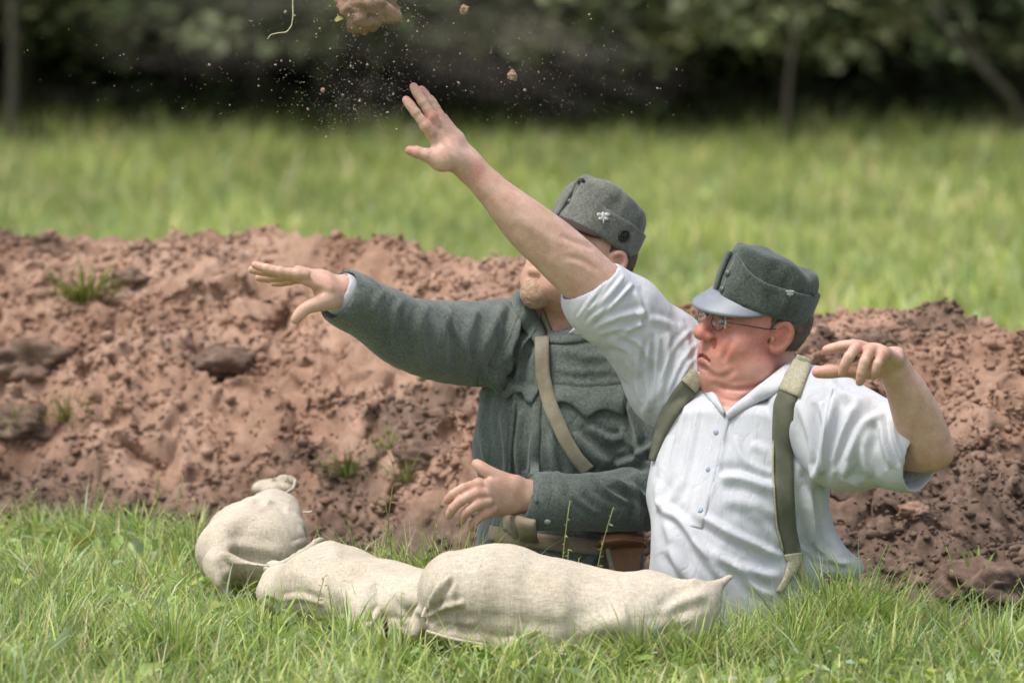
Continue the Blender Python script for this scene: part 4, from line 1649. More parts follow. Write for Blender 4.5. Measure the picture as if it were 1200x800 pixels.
def white_man():
    H = Frame(W(887, 390, .0), 23, 8, -5, .90)
    side = np.array([-.82, .57, 0])            # towards his right
    fwd = np.array([-.57, -.82, 0])
    S = Solid()
    add_head(S, H, 1.10, True)
    S.add(etube_(H(0, -.032, -.05), W(884, 480, .02), .060, .062, .070, .070, side, .6), .012)
    S.add(etube_(W(872, 505, .02), W(862, 600, .0), .140, .096, .130, .098, side, .35), .04)
    S.add(etube_(W(862, 600, .0), W(862, 705, .0), .128, .098, .132, .108, side), .05)
    S.add(etube_(W(862, 705, .0), W(862, 790, .0), .134, .108, .150, .110, side), .05)
    S.add(cap_(W(862, 488, .035), W(790, 444, .09), .046, .055), .03)
    S.add(cap_(W(895, 488, -.01), W(968, 482, -.10), .046, .053), .03)
    S.add(cap_(W(872, 472, -.035), W(857, 505, -.062), .046, .046), .02)
    # raised right arm
    S.chain([W(782, 432, .10), W(738, 378, .05), W(705, 343, .015), W(672, 311, -.005), W(646, 287, -.015), W(620, 265, -.025), W(596, 242, -.033), W(572, 218, -.038), W(549, 195, -.044)],
            [.056, .053, .0520, .0505, .0480, .0440, .0358, .0272, .0220], .004)
    S.add(etube_(W(572, 218, -.038), W(546, 191, -.045), .029, .024, .0265, .019, [.5, .6, .35]), .008)
    # its hand: back of the hand to the camera, thumb below
    ad = np.array([.46, .70, .42])
    S.add(etube_(W(549, 194, -.045), W(529, 170, -.052), .0235, .019, .034, .016, ad), .022)
    S.add(etube_(W(529, 170, -.052), W(511, 147, -.06), .035, .0155, .037, .0125, ad), .012)
    F1 = {}
    F1['i'] = [W(505, 155, -.086), W(499, 147.5, -.088), W(487, 132, -.090), W(480.5, 123, -.088), W(475.8, 117, -.085)]
    F1['m'] = [W(511, 147, -.070), W(506, 137, -.072), W(495, 119, -.074), W(489, 109, -.072), W(484.6, 101.5, -.069)]
    F1['r'] = [W(517, 144, -.048), W(513, 136, -.048), W(503, 119.5, -.048), W(498, 111, -.046), W(493.8, 105, -.043)]
    F1['l'] = [W(523, 145, -.028), W(519, 139, -.026), W(511, 127, -.022), W(507, 120, -.019), W(504, 115, -.016)]
    for kx, r in (('i', .0086), ('m', .0088), ('r', .0084), ('l', .0074)):
        add_finger(S, F1[kx], r, .005)
    for kx in 'imr':
        S.add(ell_(F1[kx][1], (.0096,) * 3), .008)
    th1 = [W(535, 190, -.068), W(517, 189, -.082), W(499, 181.5, -.090), W(489, 178.5, -.090), W(480.5, 176.5, -.088)]
    for i_ in range(4):
        S.add(cap_(th1[i_], th1[i_ + 1], (.0165, .0150, .0112, .0105)[i_], (.0150, .0112, .0105, .0088)[i_]), .016 if i_ < 2 else .004)
    S.add(ell_(W(523, 180, -.070), (.020, .017, .015)), .024)
    # bent left arm
    S.chain([W(968, 474, -.10), W(1025, 508, -.155), W(1084, 524, -.205)], [.058, .052, .045], .02)
    S.chain([W(1088, 524, -.212), W(1077, 495, -.235), W(1064, 462, -.265), W(1048, 432, -.295)], [.0430, .0425, .0360, .0255], .006)
    S.add(ell_(W(1097, 529, -.208), (.028, .028, .024)), .02)
    ad2 = np.array([.80, -.05, .55])
    S.add(etube_(W(1050, 434, -.293), W(1041, 421, -.315), .026, .019, .031, .017, ad2), .012)
    S.add(etube_(W(1041, 421, -.315), W(1021, 411, -.345), .033, .017, .037, .0145, [.70, .25, -.25]), .012)
    F2 = {}
    F2['i'] = [W(1012, 406, -.335), W(1000, 404, -.335), W(986, 405.5, -.330), W(976, 408, -.325), W(968, 409.8, -.320)]
    F2['m'] = [W(1012, 407, -.355), W(1004, 407, -.362), W(995, 418, -.372), W(990, 428, -.370), W(987, 437, -.364)]
    F2['r'] = [W(1026, 410, -.360), W(1020, 411, -.370), W(1013, 424, -.382), W(1009.5, 436, -.380), W(1007.5, 447.5, -.372)]
    F2['l'] = [W(1038, 413, -.360), W(1034, 415, -.370), W(1028.5, 426, -.380), W(1025.5, 434, -.378), W(1023, 441.5, -.371)]
    for kx, r in (('i', .0090), ('m', .0090), ('r', .0088), ('l', .0078)):
        add_finger(S, F2[kx], r, .0045)
    for kx in 'mrl':
        S.add(ell_(F2[kx][1], (.0100,) * 3), .008)
    th2 = [W(1036, 430, -.305), W(1016, 434, -.312), W(990, 434, -.318), W(973, 435, -.318), W(957.5, 436.3, -.316)]
    S.chain(th2, [.018, .0155, .0112, .0118, .0092], .010)
    hip = W(862, 790, .0)
    legs(S, hip[0], hip[1], hip[2], side, [.085, .055, .04])
    V, Q = S.surface(.00255)
    V = folds(V, Q, [([(655, 276), (675, 284), (697, 292)], 4, -.0022), ([(662, 300), (684, 306), (700, 318)], 4, -.0018), ([(600, 262), (625, 282), (650, 300)], 9, -.0020), ([(612, 232), (640, 252), (664, 270)], 8, .0016),
                     ([(835, 447), (850, 455), (872, 456), (895, 448), (912, 432)], 3.2, -.0022), ([(829, 434), (838, 441), (852, 440), (862, 432)], 4, -.0018), ([(858, 396), (852, 410), (846, 424)], 4, -.0022), ([(845, 466), (862, 470), (880, 462)], 2.5, -.0015),
                     ([(515, 152), (528, 166), (540, 182)], 3, .0012), ([(505, 156), (520, 172), (536, 186)], 3, .0010), ([(1098, 470), (1104, 500), (1100, 520)], 7, .0015)])
    BODY_V, BODY_Q = V, Q
    body = obj('person', make_mesh('person', V, Q, M['skin_a']))
    L = H.local(V)
    flush = .12 + .04 * noise3(V, 14, 5)
    face = sstep(-.09, -.01, L[:, 1]) * (1 - sstep(.03, .09, L[:, 2])) * (np.linalg.norm(L, axis=1) < .17)
    flush = np.maximum(flush, face * (.78 + .22 * noise3(V, 40, 6)))
    for c, r, k in (((0, .112, -.013), .03, .45), ((.045, .068, -.022), .04, .35), ((-.045, .068, -.022), .04, .35), ((.083, -.015, .01), .035, .35), ((0, .03, -.13), .07, .45)):
        flush += k * np.exp(-(np.linalg.norm(L - c, axis=1) / r) ** 2)
    for F_ in (F1, F2):
        for f in list(F_.values()):
            for p_ in (f[-1], f[1]):
                flush += .45 * np.exp(-(np.linalg.norm(V - p_, axis=1) / .013) ** 2)
    for p_, r_ in ((W(592, 233, -.07), .006), (W(577, 236, -.065), .005), (W(560, 200, -.07), .02), (W(506, 140, -.07), .02)):
        flush += .5 * np.exp(-(np.linalg.norm(V - p_, axis=1) / r_) ** 2)
    for p_ in (th2[-1], th2[2], th1[-1]):
        flush += .6 * np.exp(-(np.linalg.norm(V - p_, axis=1) / .02) ** 2)
    flush += .25 * np.exp(-(np.linalg.norm(V - W(1108, 530, -.24), axis=1) / .035) ** 2)
    lip = np.exp(-((L[:, 0] / .024) ** 4 + ((L[:, 1] - .10) / .02) ** 2 + ((L[:, 2] + .054) / .010) ** 2))
    flush += .4 * lip
    add_attr(body.data, 'flush', np.clip(flush, 0, 1.15))
    jaw = sstep(-.02, .02, L[:, 1]) * sstep(-.03, -.055, L[:, 2]) * (np.linalg.norm(L, axis=1) < .17) * (1 - lip)
    add_attr(body.data, 'beard', .42 * jaw * (.6 + .4 * noise3(V, 300, 3)))
    tag(body, 'man in a white shirt and dark cap throwing with his bare right arm raised', 'person')
    base = W(862, 790, 0); base[2] = TRENCH_Z
    rebase(body, base)
    for F_, cam_up in ((F1, CP - F1['i'][2]), (F2, CP - F2['m'][2])):
        for kx in ('imr' if F_ is F1 else 'mrl'):
            nail(F_[kx], .0074, M['nail'], body, nrm(cam_up) + np.array([0, 0, .25]))
    nail(th1, .0085, M['nail'], body, np.array([.1, -.5, 1.0]))

    # shirt
    T = Solid()
    T.add(etube_(W(872, 500, .02), W(864, 585, .0), .164, .124, .160, .130, side, .40), .04)
    T.add(etube_(W(864, 585, .0), W(862, 680, .0), .160, .130, .150, .138, side), .05)
    T.add(etube_(W(862, 680, .0), W(866, 750, .0), .151, .138, .165, .146, side, .3), .04)
    T.add(ell_(W(842, 640, -.055), (.105, .10, .11)), .06)
    T.add(cap_(W(866, 482, .03), W(790, 428, .09), .056, .070), .03)
    T.add(cap_(W(898, 482, .0), W(968, 484, -.09), .054, .064), .03)
    T.add(etube_(H(0, -.048, -.075), W(886, 488, .02), .076, .078, .094, .092, side, .25), .015)
    # raised sleeve, rolled above the elbow
    T.chain([W(795, 445, .09), W(778, 418, .085), W(748, 390, .055), W(722, 362, .03), W(706, 346, .02)], [.098, .088, .073, .063, .058], .03)
    T.add(cap_(W(726, 368, .034), W(702, 349, .018), .0705, .0690), .002)
    T.add(cap_(W(715, 360, .028), W(707, 353, .020), .0722, .0712), .003)
    T.add(ell_(W(748, 362, .035), (.045, .04, .050)), .03)
    T.sub(cap_(W(712, 351, .02), W(660, 298, -.015), .0535, .0535), .006)
    # left sleeve, wide and rolled
    T.chain([W(955, 486, -.08), W(1005, 511, -.135), W(1052, 524, -.178)], [.088, .083, .068], .035)
    T.add(ell_(W(990, 535, -.14), (.075, .07, .060)), .03)
    T.add(cap_(W(1048, 524, -.175), W(1066, 530, -.195), .0705, .0685), .008)
    T.add(cap_(W(1058, 527, -.185), W(1060, 528, -.188), .0735, .0735), .006)
    T.sub(cap_(W(1030, 517, -.158), W(1100, 542, -.228), .0590, .0610), .006)
    # loose tail over the waistband
    T.add(etube_(W(955, 620, -.04), W(992, 668, -.05), .05, .028, .045, .020, [0.2, -1, .1]), .03)
    T.add(cap_(W(975, 660, -.06), W(1000, 664, -.065), .026, .018), .015)
    # neck opening in a V
    T.sub(cap_(H(0, -.02, -.02), H(0, .048, -.058), .070, .050), .006)
    for s_ in (-1, 1):
        T.sub(cap_(H(s_ * .04, -.02, -.04), H(s_ * .040, .035, -.062), .050, .045), .006)
    T.sub(etube_(H(0, -.032, -.05), W(884, 476, .02), .064, .066, .070, .072, side, .2), .004)
    T.sub(cap_(W(868, 445, -.09), W(850, 483, -.135), .034, .008), .005)
    T.sub(cap_(W(862, 452, -.14), W(849, 482, -.20), .034, .010), .005)
    for dz_ in (-.06, -.03):
        T.sub(cap_(W(868, 448, dz_), W(851, 479, dz_ - .035), .034, .009), .004)
    T.sub((lambda q: q[:, 2] + .05, np.array([-1, 9, -1.0]), np.array([2, 11, -.05])), .004)
    V, Q = T.surface(.0029)
    fl = [
        ([(774, 592), (800, 612), (822, 645), (850, 682)], 6, .009, .5), ([(768, 560), (775, 590), (790, 640), (800, 690)], 7, .006),
        ([(816, 600), (850, 622), (888, 640), (916, 654)], 6, .008, .4), ([(812, 632), (845, 655), (890, 672), (915, 676)], 7, .006),
        ([(842, 560), (872, 561), (908, 574)], 7, .009, -.6), ([(846, 585), (880, 592), (908, 606)], 9, .005),
        ([(838, 500), (828, 545), (816, 590), (812, 605)], 3.2, .0030), ([(850, 505), (842, 545), (830, 590)], 3.0, .0022),
        ([(805, 468), (790, 530), (776, 580)], 4, .005, .4), ([(796, 466), (778, 510), (768, 545)], 4, .004), ([(820, 470), (806, 540), (795, 585)], 4, .0045),
        ([(786, 510), (776, 550), (772, 600)], 5, .005), ([(800, 560), (782, 586), (772, 590)], 5, .004),
        ([(935, 470), (952, 520), (950, 590), (944, 630)], 6, .007, .3), ([(962, 470), (966, 510), (958, 562)], 5, .010, .5),
        ([(940, 560), (952, 610), (950, 640)], 5, .006), ([(944, 590), (958, 640), (985, 656)], 5, .008, .5), ([(938, 640), (965, 656), (1002, 660)], 4, .006),
        ([(948, 545), (962, 575), (960, 610)], 5, .006), ([(880, 520), (900, 530), (912, 548)], 6, .004), ([(862, 510), (872, 540), (905, 556)], 5, .004),
        ([(772, 392), (768, 440), (760, 482)], 4.5, .010, .5), ([(784, 388), (780, 430), (770, 470)], 5, .007), ([(697, 386), (726, 371), (760, 366)], 4.5, .007),
        ([(712, 400), (735, 410), (752, 440), (760, 490)], 5, .007), ([(724, 392), (748, 402), (764, 425)], 4.5, .006), ([(700, 372), (722, 352), (742, 332)], 3, .006), ([(690, 366), (712, 345), (732, 322)], 3, .005),
        ([(812, 385), (790, 408), (774, 448)], 3.2, .0045), ([(818, 400), (798, 425), (782, 462)], 3.2, .0045), ([(816, 417), (800, 440), (788, 472)], 3, .004), ([(757, 396), (752, 430), (753, 470)], 3, -.008), ([(763, 398), (760, 430), (759, 478)], 2.5, .006),
        ([(694, 384), (714, 358), (738, 330)], 2.6, -.006), ([(684, 378), (704, 352), (728, 322)], 2.6, -.005), ([(677, 373), (696, 346), (720, 316)], 2.4, .004), ([(700, 392), (722, 385), (745, 388)], 4, .006), ([(742, 340), (752, 362), (748, 385)], 4, .007), ([(730, 395), (740, 384), (758, 380)], 3.5, .005),
        ([(735, 415), (745, 450), (760, 500)], 5, .006), ([(760, 372), (790, 384), (806, 410)], 5, .006), ([(796, 376), (806, 396), (806, 430)], 4, .005),
        ([(978, 462), (968, 515), (962, 556)], 5, .010, -.4), ([(1006, 468), (986, 510), (972, 550)], 6, .010, .4), ([(1038, 486), (1012, 498), (996, 530), (985, 556)], 7, .012, .6),
        ([(1032, 494), (1036, 520), (1046, 548)], 5, .008), ([(1022, 500), (1012, 530), (1020, 560)], 6, .007), ([(1000, 540), (990, 560), (1010, 568)], 5, .006), ([(1046, 484), (1048, 512), (1060, 545)], 4, .007),
        ([(970, 448), (990, 462), (1020, 470)], 6, .005), ([(880, 600), (900, 620), (912, 640)], 6, .004), ([(780, 640), (800, 665), (822, 700)], 7, .006), ([(860, 660), (880, 684), (905, 700)], 6, .006),
    ]
    V = folds(V, Q, [(p_, w_[0], w_[1] * (.68 if p_[0][0] < 830 and p_[0][1] < 420 else 1.0), *w_[2:]) for p_, *w_ in fl])
    V = cloth_noise(V, Q, .0013, 20, 700, (1, 1, .4))
    V = relax(V, Q, 1, .35)
    shirt = obj('shirt', make_mesh('shirt', V, Q, M['linen']), body)
    B = bvh_of(V, Q)
    # collar leaves, placket, hem seam, buttons
    BB = bvh_of(BODY_V, BODY_Q)

    def leaf(up, dn, on_neck, bulge):
        up, dn = ribbon_grid(up, 1, 18, 1)[:, 0], ribbon_grid(dn, 1, 18, 1)[:, 0]
        A, C_ = [], []
        for (pu, pv), (qu, qv) in zip(up, dn):
            h = shoot(BB if on_neck else B, pu, pv) or shoot(B, pu, pv)
            d = (h[0] - CP) @ CF
            A.append(P(pu, pv, d - .006))
            h = shoot(B, qu, qv) or h
            C_.append(P(qu, qv, (h[0] - CP) @ CF - .004))
        A, C_ = np.array(A), np.array(C_)
        for X_ in (A, C_):
            for _ in range(4): X_[1:-1] = (X_[:-2] + 2 * X_[1:-1] + X_[2:]) / 4
        t = np.linspace(0, 1, 9)[:, None, None]
        G = A[None] * (1 - t) + C_[None] * t
        nr = np.cross(np.gradient(G, axis=0), np.gradient(G, axis=1)); nr /= np.linalg.norm(nr, axis=2)[..., None] + 1e-12
        if np.sum(nr * (CP - G)) < 0: nr = -nr
        G = G + nr * (bulge * np.sin(math.pi * t ** .8)) + nr * (.0022 * np.sin(np.linspace(0, 9, 18))[None, :, None] * t)
        slab('collar', G, nr, .001, .003, M['linen'], shirt)
    leaf([(929, 424), (915, 433), (898, 446), (880, 458), (864, 470), (851, 484)], [(929, 432), (921, 448), (911, 459), (903, 465), (884, 472), (853, 492)], True, .006)
    leaf([(824, 437), (832, 447), (838, 458), (843, 470), (850, 484)], [(814, 436), (818, 448), (824, 459), (834, 473), (848, 489)], False, .006)
    laid('placket', ribbon_grid([(850, 482), (842, 510), (832, 550), (820, 600), (816, 618)], [17, 17, 17, 16, 15], 34, 5), B, .0005, .0016, M['linen'], shirt)
    for bu, bv in ((840, 507), (831, 551), (821, 598)):
        button('button', bu, bv, B, .0062, M['button_blue'], shirt, .15)
    laid('sleeve_seam', ribbon_grid([(975, 455), (968, 480), (963, 520), (962, 555)], 4, 24, 3), B, .0002, .0012, M['linen'], shirt)

    # trousers
    R = Solid()
    R.add(etube_(W(862, 740, .0), W(862, 800, .0), .168, .134, .176, .130, side, .3), .04)
    legs(R, hip[0], hip[1], hip[2], side, [.105, .078, .066])
    R.add(etube_(W(905, 712, -.09), W(962, 702, -.05), .022, .05, .022, .05, [0, 0, 1]), .03)
    V2, Q2 = R.surface(.007)
    V2 = cloth_noise(V2, Q2, .004, 14, 800)
    obj('trousers', make_mesh('trousers', V2, Q2, M['trousers']), body)
    boots(body, hip[0], hip[1], side, fwd)

    # braces
    br = laid('braces', ribbon_grid([(927, 458), (919, 475), (917, 520), (918, 570), (921, 620), (929, 652)], [25, 24, 24, 24, 23, 20], 60, 5), B, .002, .0025, M['webbing'], body, 6)
    tag(br, 'olive brace strap down the front at the picture right')
    laid('brace_end', ribbon_grid([(943, 418), (938, 432), (926, 462)], [19, 23, 26], 20, 5), B, .0055, .003, M['webbing_pale'], br, 4)
    laid('brace_end', ribbon_grid([(928, 648), (930, 660), (922, 676), (912, 694)], [22, 17, 9, 8], 20, 4), B, .0055, .003, M['webbing_pale'], br, 3)
    laid('brace_end', ribbon_grid([(930, 652), (936, 668), (946, 690)], [14, 10, 8], 16, 4), B, .0055, .003, M['webbing_pale'], br, 3)
    laid('strap_edge', ribbon_grid([(911, 470), (906.5, 500), (905.5, 530), (906.5, 570), (910, 620), (917, 645)], 2.0, 50, 3), B, .0042, .0012, M['webbing_pale'], br, 6)
    br2 = laid('braces', ribbon_grid([(816, 443), (798, 464), (784, 488), (773, 514), (765, 540)], [24, 23, 18, 13, 8], 40, 5), B, .005, .0025, M['webbing'], body, 4)
    if br2: laid('brace_end', ribbon_grid([(818, 438), (806, 452)], [21, 22], 10, 4), B, .0095, .003, M['webbing_pale'], br2, 3)

    # cap
    K = Frame(H(0, .002, .050), 27, 15, -13)
    cap = field_cap(K, M['cap_dark'], body, .0835, .0890, .093, 3, None, .02)
    cap_visor(K, .0835, .0890, cap, M['visor'], .036, 1.05, 1.2)
    bc = BVHTree.FromObject(cap.children[1] if len(cap.children) > 1 else cap, bpy.context.evaluated_depsgraph_get())
    Vc, Qc = None, None
    allv, allf, o_ = [], [], 0
    for ob in [cap] + [c for c in cap.children]:
        mw = parent_world(ob) if ob.parent is None else parent_world(ob.parent) @ ob.matrix_parent_inverse @ ob.matrix_basis
        allv += [tuple(mw @ v.co) for v in ob.data.vertices]
        allf += [[i + o_ for i in p.vertices] for p in ob.data.polygons]
        o_ = len(allv)
    bc = BVHTree.FromPolygons(allv, allf)
    button('button', 853, 320, bc, .0072, M['button_green'], cap, .5)
    button('button', 846.5, 339, bc, .0072, M['button_green'], cap, .5)
    h = shoot(bc, 926, 343)
    if h:
        badge_leaf('badge', h, .0062, M['silver'], cap)
    h = shoot(bc, 952, 346)
    if h:
        lathe('eyelet', [(.002, .001), (.004, .002), (.0045, 0)], h[0], h[1], M['blackened'], cap, 10)

    # spectacles
    fr = []
    for s in (-1, 1):
        th = np.linspace(0, 2 * math.pi, 29)
        ce = np.array([s * .034, .1055, .014])
        ring = np.stack([ce[0] + .0225 * np.cos(th), ce[1] - .10 * np.abs(ce[0] + .0225 * np.cos(th)) * .8 + .004, ce[2] + .0155 * np.sin(th)], 1)
        fr.append((H.many(ring), np.full(29, .0008)))
        fr.append((H.many([(s * .058, .100, .018), (s * .072, .085, .019), (s * .080, .02, .017), (s * .081, -.008, .022), (s * .082, -.022, .012)]), np.full(5, .0010)))
    fr.append((H.many([(-.010, .1075, .014), (0, .111, .017), (.010, .1075, .014)]), np.full(3, .0012)))
    Vg, Fg = tube_mesh(fr, 7)
    gl = obj('spectacles', make_mesh('spectacles', Vg, Fg, M['frame']), body)
    for s in (-1, 1):
        th = np.arange(28) * 2 * math.pi / 28
        ce = np.array([s * .034, .1055, .014])
        x = ce[0] + .0223 * np.cos(th); yy = ce[1] - .08 * np.abs(x) + .004
        a = H.many(np.stack([x, yy, ce[2] + .0153 * np.sin(th)], 1))
        a2 = a + H.f * .0012
        me = make_mesh('lens', np.concatenate([a, a2]), [np.stack([np.arange(28), (np.arange(28) + 1) % 28, (np.arange(28) + 1) % 28 + 28, np.arange(28) + 28], 1)], M['lens'])
        bm = bmesh.new(); bm.from_mesh(me)
        bmesh.ops.holes_fill(bm, edges=bm.edges, sides=40); bmesh.ops.recalc_face_normals(bm, faces=bm.faces); bm.to_mesh(me); bm.free()
        obj('lens', me, gl)
    eyes(H, body)

    # short hair below the cap
    hs = Solid()
    hs.add(ell_(H(0, -.012, .036), (.0808, .0875, .084), H.R), .01)
    for s in (-1, 1):
        hs.add(ell_(H(s * .072, .012, .012), (.007, .012, .024), H.R), .01)
    hs.sub(ell_(H(0, .100, .02), (.16, .088, .16), H.R), .006)
    hs.sub(ell_(H(0, -.03, -.125), (.3, .3, .105), H.R), .006)
    for s in (-1, 1):
        hs.sub(ell_(H(s * .10, -.012, .0), (.04, .026, .042), H.R), .006)
    Vh, Qh = hs.surface(.0026)
    Nh = vnormals(Vh, Qh)
    Vh = Vh + Nh * (.0012 * noise3(Vh, 260, 3))[:, None]
    obj('hair', make_mesh('hair', Vh, Qh, M['hair']), body)
    return body


def eyes(H, body):
    for s in (-1, 1):
        c = H(s * .033, .0845, .0155)
        V, F = ICO3
        me = make_mesh('eye', V * .0122 + c, F, M['eye'])
        e = obj('eye', me, body)
        look = nrm(H.f * 1 + H.l * .05)
        lathe('iris', [(.0002, .0128), (.004, .0127), (.0058, .0118), (.006, .0105)], c, look, M['iris'], e, 14)


def badge_leaf(name, h, r, mat, parent):
    c, n = h
    if n @ (CP - c) < 0: n = -n
    a = nrm(np.cross([0, 0, 1], n)); b = np.cross(n, a)
    Vs, Fs, o = [], [], 0
    V0, F0 = ICO3
    for dx, dy, rx, ry in ((0, .1, .45, .8), (-.7, .35, .55, .4), (.7, .35, .55, .4), (-.45, -.4, .5, .35), (.45, -.4, .5, .35), (0, -.9, .15, .45)):
        q = V0 * np.array([rx, ry, .18]) + np.array([dx, dy, .1])
        Vs.append(c + (q[:, :1] * a + q[:, 1:2] * b + q[:, 2:] * n) * r); Fs.append(F0 + o); o += len(V0)
    return obj(name, make_mesh(name, np.concatenate(Vs), np.concatenate(Fs), mat), parent)


def badge_wreath(name, h, r, mat, parent):
    c, n = h
    if n @ (CP - c) < 0: n = -n
    a = nrm(np.cross([0, 0, 1], n)); b = np.cross(n, a)
    Vs, Fs, o = [], [], 0
    V0, F0 = ICO2
    items = [(math.cos(t) * .8, math.sin(t) * .8, .24, .24) for t in np.arange(0, 6.28, .45)] + [(0, 0, .65, .16), (0, 0, .16, .65), (0, 0, .3, .3)]
    for dx, dy, rx, ry in items:
        q = V0 * np.array([rx, ry, .22]) + np.array([dx, dy, .12])
        Vs.append(c + (q[:, :1] * a + q[:, 1:2] * b + q[:, 2:] * n) * r); Fs.append(F0 + o); o += len(V0)
    return obj(name, make_mesh(name, np.concatenate(Vs), np.concatenate(Fs), mat), parent)


def tree_bvh(objs):
    allv, allf, o_ = [], [], 0
    for ob in objs:
        mw = parent_world(ob)
        allv += [tuple(mw @ v.co) for v in ob.data.vertices]
        allf += [[i + o_ for i in p.vertices] for p in ob.data.polygons]
        o_ = len(allv)
    return BVHTree.FromPolygons(allv, allf)


WHITE = white_man()
# ---------------------------------------------------------------- the man in the grey-green tunic
DG = 10.35


def G_(u, v, dz=0.0):
    return P(u, v, DG + dz)


def grey_man():
    H = Frame(G_(682, 308, .0), 40, 27, -2, .90)
    side = np.array([-.94, .35, 0])
    fwd = np.array([-.35, -.94, 0])
    S = Solid()
    add_head(S, H, 1.0)
    S.add(etube_(H(0, -.03, -.05), G_(672, 392, .03), .060, .064, .066, .068, side), .03)
    S.add(etube_(G_(664, 430, .02), G_(656, 540, .0), .145, .095, .140, .10, side, .4), .04)
    S.add(etube_(G_(656, 540, .0), G_(654, 640, .0), .140, .10, .138, .105, side), .05)
    S.add(etube_(G_(654, 640, .0), G_(654, 745, .0), .138, .105, .150, .105, side), .05)
    S.add(cap_(G_(650, 395, .03), G_(600, 402, .045), .05, .052), .04)
    S.add(cap_(G_(690, 400, .01), G_(736, 420, -.05), .05, .052), .04)
    # outstretched right arm
    S.chain([G_(600, 405, .045), G_(540, 402, -.07), G_(482, 388, -.18), G_(445, 368, -.235), G_(404, 344, -.29)], [.056, .052, .045, .038, .0275], .006)
    S.add(etube_(G_(420, 350, -.27), G_(402, 340, -.295), .030, .025, .029, .022, [.3, .2, 1]), .008)
    # hand, palm down, fingers to the left, thumb hanging nearest the camera
    S.add(etube_(G_(402, 340, -.295), G_(380, 331, -.315), .029, .021, .037, .0165, [.25, 1.0, .12]), .012)
    S.add(etube_(G_(380, 331, -.315), G_(352, 322, -.33), .038, .0165, .039, .0125, [.2, 1.0, .10]), .012)
    F1 = {}
    F1['i'] = [G_(358, 322, -.362), G_(349, 321, -.364), G_(328, 318, -.366), G_(312, 314.5, -.364), G_(299, 310.5, -.360)]
    F1['m'] = [G_(358, 321, -.338), G_(347, 320.5, -.338), G_(324, 320, -.338), G_(308, 318, -.336), G_(295.5, 316, -.334)]
    F1['r'] = [G_(360, 322, -.315), G_(350, 322.5, -.314), G_(330, 325, -.312), G_(315, 326, -.310), G_(303.5, 325.5, -.308)]
    F1['l'] = [G_(364, 325, -.295), G_(356, 326, -.294), G_(340, 329, -.290), G_(330, 331, -.288), G_(321, 332, -.286)]
    for kx, r in (('i', .0088), ('m', .0090), ('r', .0086), ('l', .0076)):
        add_finger(S, F1[kx], r, .005)
    for kx in 'imrl':
        S.add(ell_(F1[kx][1], (.0096,) * 3), .008)
    th1 = [G_(396, 349, -.315), G_(378, 354, -.345), G_(361, 360, -.362), G_(352, 367, -.366), G_(346.5, 374.5, -.366)]
    S.chain(th1, [.019, .0155, .0110, .0102, .0082], .008)
    S.add(ell_(G_(384, 343, -.325), (.024, .022, .017)), .014)
    # left arm across the belly
    S.chain([G_(736, 425, -.05), G_(772, 578, -.10)], [.054, .045], .006)
    S.chain([G_(772, 582, -.11), G_(690, 589, -.19), G_(622, 582, -.215)], [.044, .040, .0275], .006)
    ad = np.array([.15, .35, -1.0])
    S.add(etube_(G_(626, 582, -.215), G_(604, 579, -.226), .029, .021, .034, .018, ad), .012)
    S.add(etube_(G_(604, 579, -.226), G_(574, 583, -.238), .037, .0175, .040, .014, [.12, .35, -1.0]), .012)
    F2 = {}
    F2['i'] = [G_(572, 569, -.240), G_(561, 567, -.246), G_(543, 572, -.256), G_(531, 579, -.254), G_(524.5, 586, -.246)]
    F2['m'] = [G_(570, 578, -.248), G_(558, 578, -.255), G_(541, 586, -.265), G_(531, 595, -.262), G_(526.5, 603.5, -.252)]
    F2['r'] = [G_(572, 588, -.250), G_(561, 590, -.256), G_(549, 598, -.263), G_(543.5, 604, -.258), G_(541, 610, -.248)]
    F2['l'] = [G_(578, 597, -.240), G_(569, 601, -.246), G_(560, 608, -.250), G_(555, 613, -.246), G_(552.5, 618.5, -.238)]
    for kx, r in (('i', .0090), ('m', .0092), ('r', .0088), ('l', .0078)):
        add_finger(S, F2[kx], r, .0045)
    for kx in 'imrl':
        S.add(ell_(F2[kx][1], (.0102,) * 3), .008)
    th2 = [G_(606, 568, -.225), G_(590, 562, -.235), G_(573, 553, -.240), G_(564, 547.5, -.238), G_(558, 543, -.232)]
    S.chain(th2, [.0165, .0140, .0110, .0104, .0084], .008)
    hip = G_(654, 745, .0)
    legs(S, hip[0], hip[1], hip[2], side, [.080, .052, .038])
    V, Q = S.surface(.0028)
    body = obj('person', make_mesh('person', V, Q, M['skin_b']))
    BV, BQ = V, Q
    L = H.local(V)
    flush = .14 + .04 * noise3(V, 14, 5)
    face = sstep(-.05, .02, L[:, 1]) * (1 - sstep(.03, .09, L[:, 2])) * (np.linalg.norm(L, axis=1) < .17)
    flush = np.maximum(flush, face * .45)
    for c, r, k in (((0, .112, -.013), .03, .4), ((.083, -.015, .01), .035, .45), ((.045, .068, -.022), .04, .3)):
        flush += k * np.exp(-(np.linalg.norm(L - c, axis=1) / r) ** 2)
    for F_ in (F1, F2):
        for f in F_.values():
            for p_ in (f[-1], f[1]):
                flush += .4 * np.exp(-(np.linalg.norm(V - p_, axis=1) / .013) ** 2)
    add_attr(body.data, 'flush', np.clip(flush, 0, 1.1))
    jaw = sstep(.0, .03, L[:, 1]) * sstep(-.02, -.05, L[:, 2]) * (np.linalg.norm(L, axis=1) < .17)
    add_attr(body.data, 'beard', .45 * jaw * np.clip(.6 + .5 * noise3(V, 300, 3), 0, 1))
    tag(body, 'bearded man in a grey green tunic and faded cap stretching his right arm out', 'person')
    base = G_(654, 745, 0); base[2] = TRENCH_Z
    rebase(body, base)
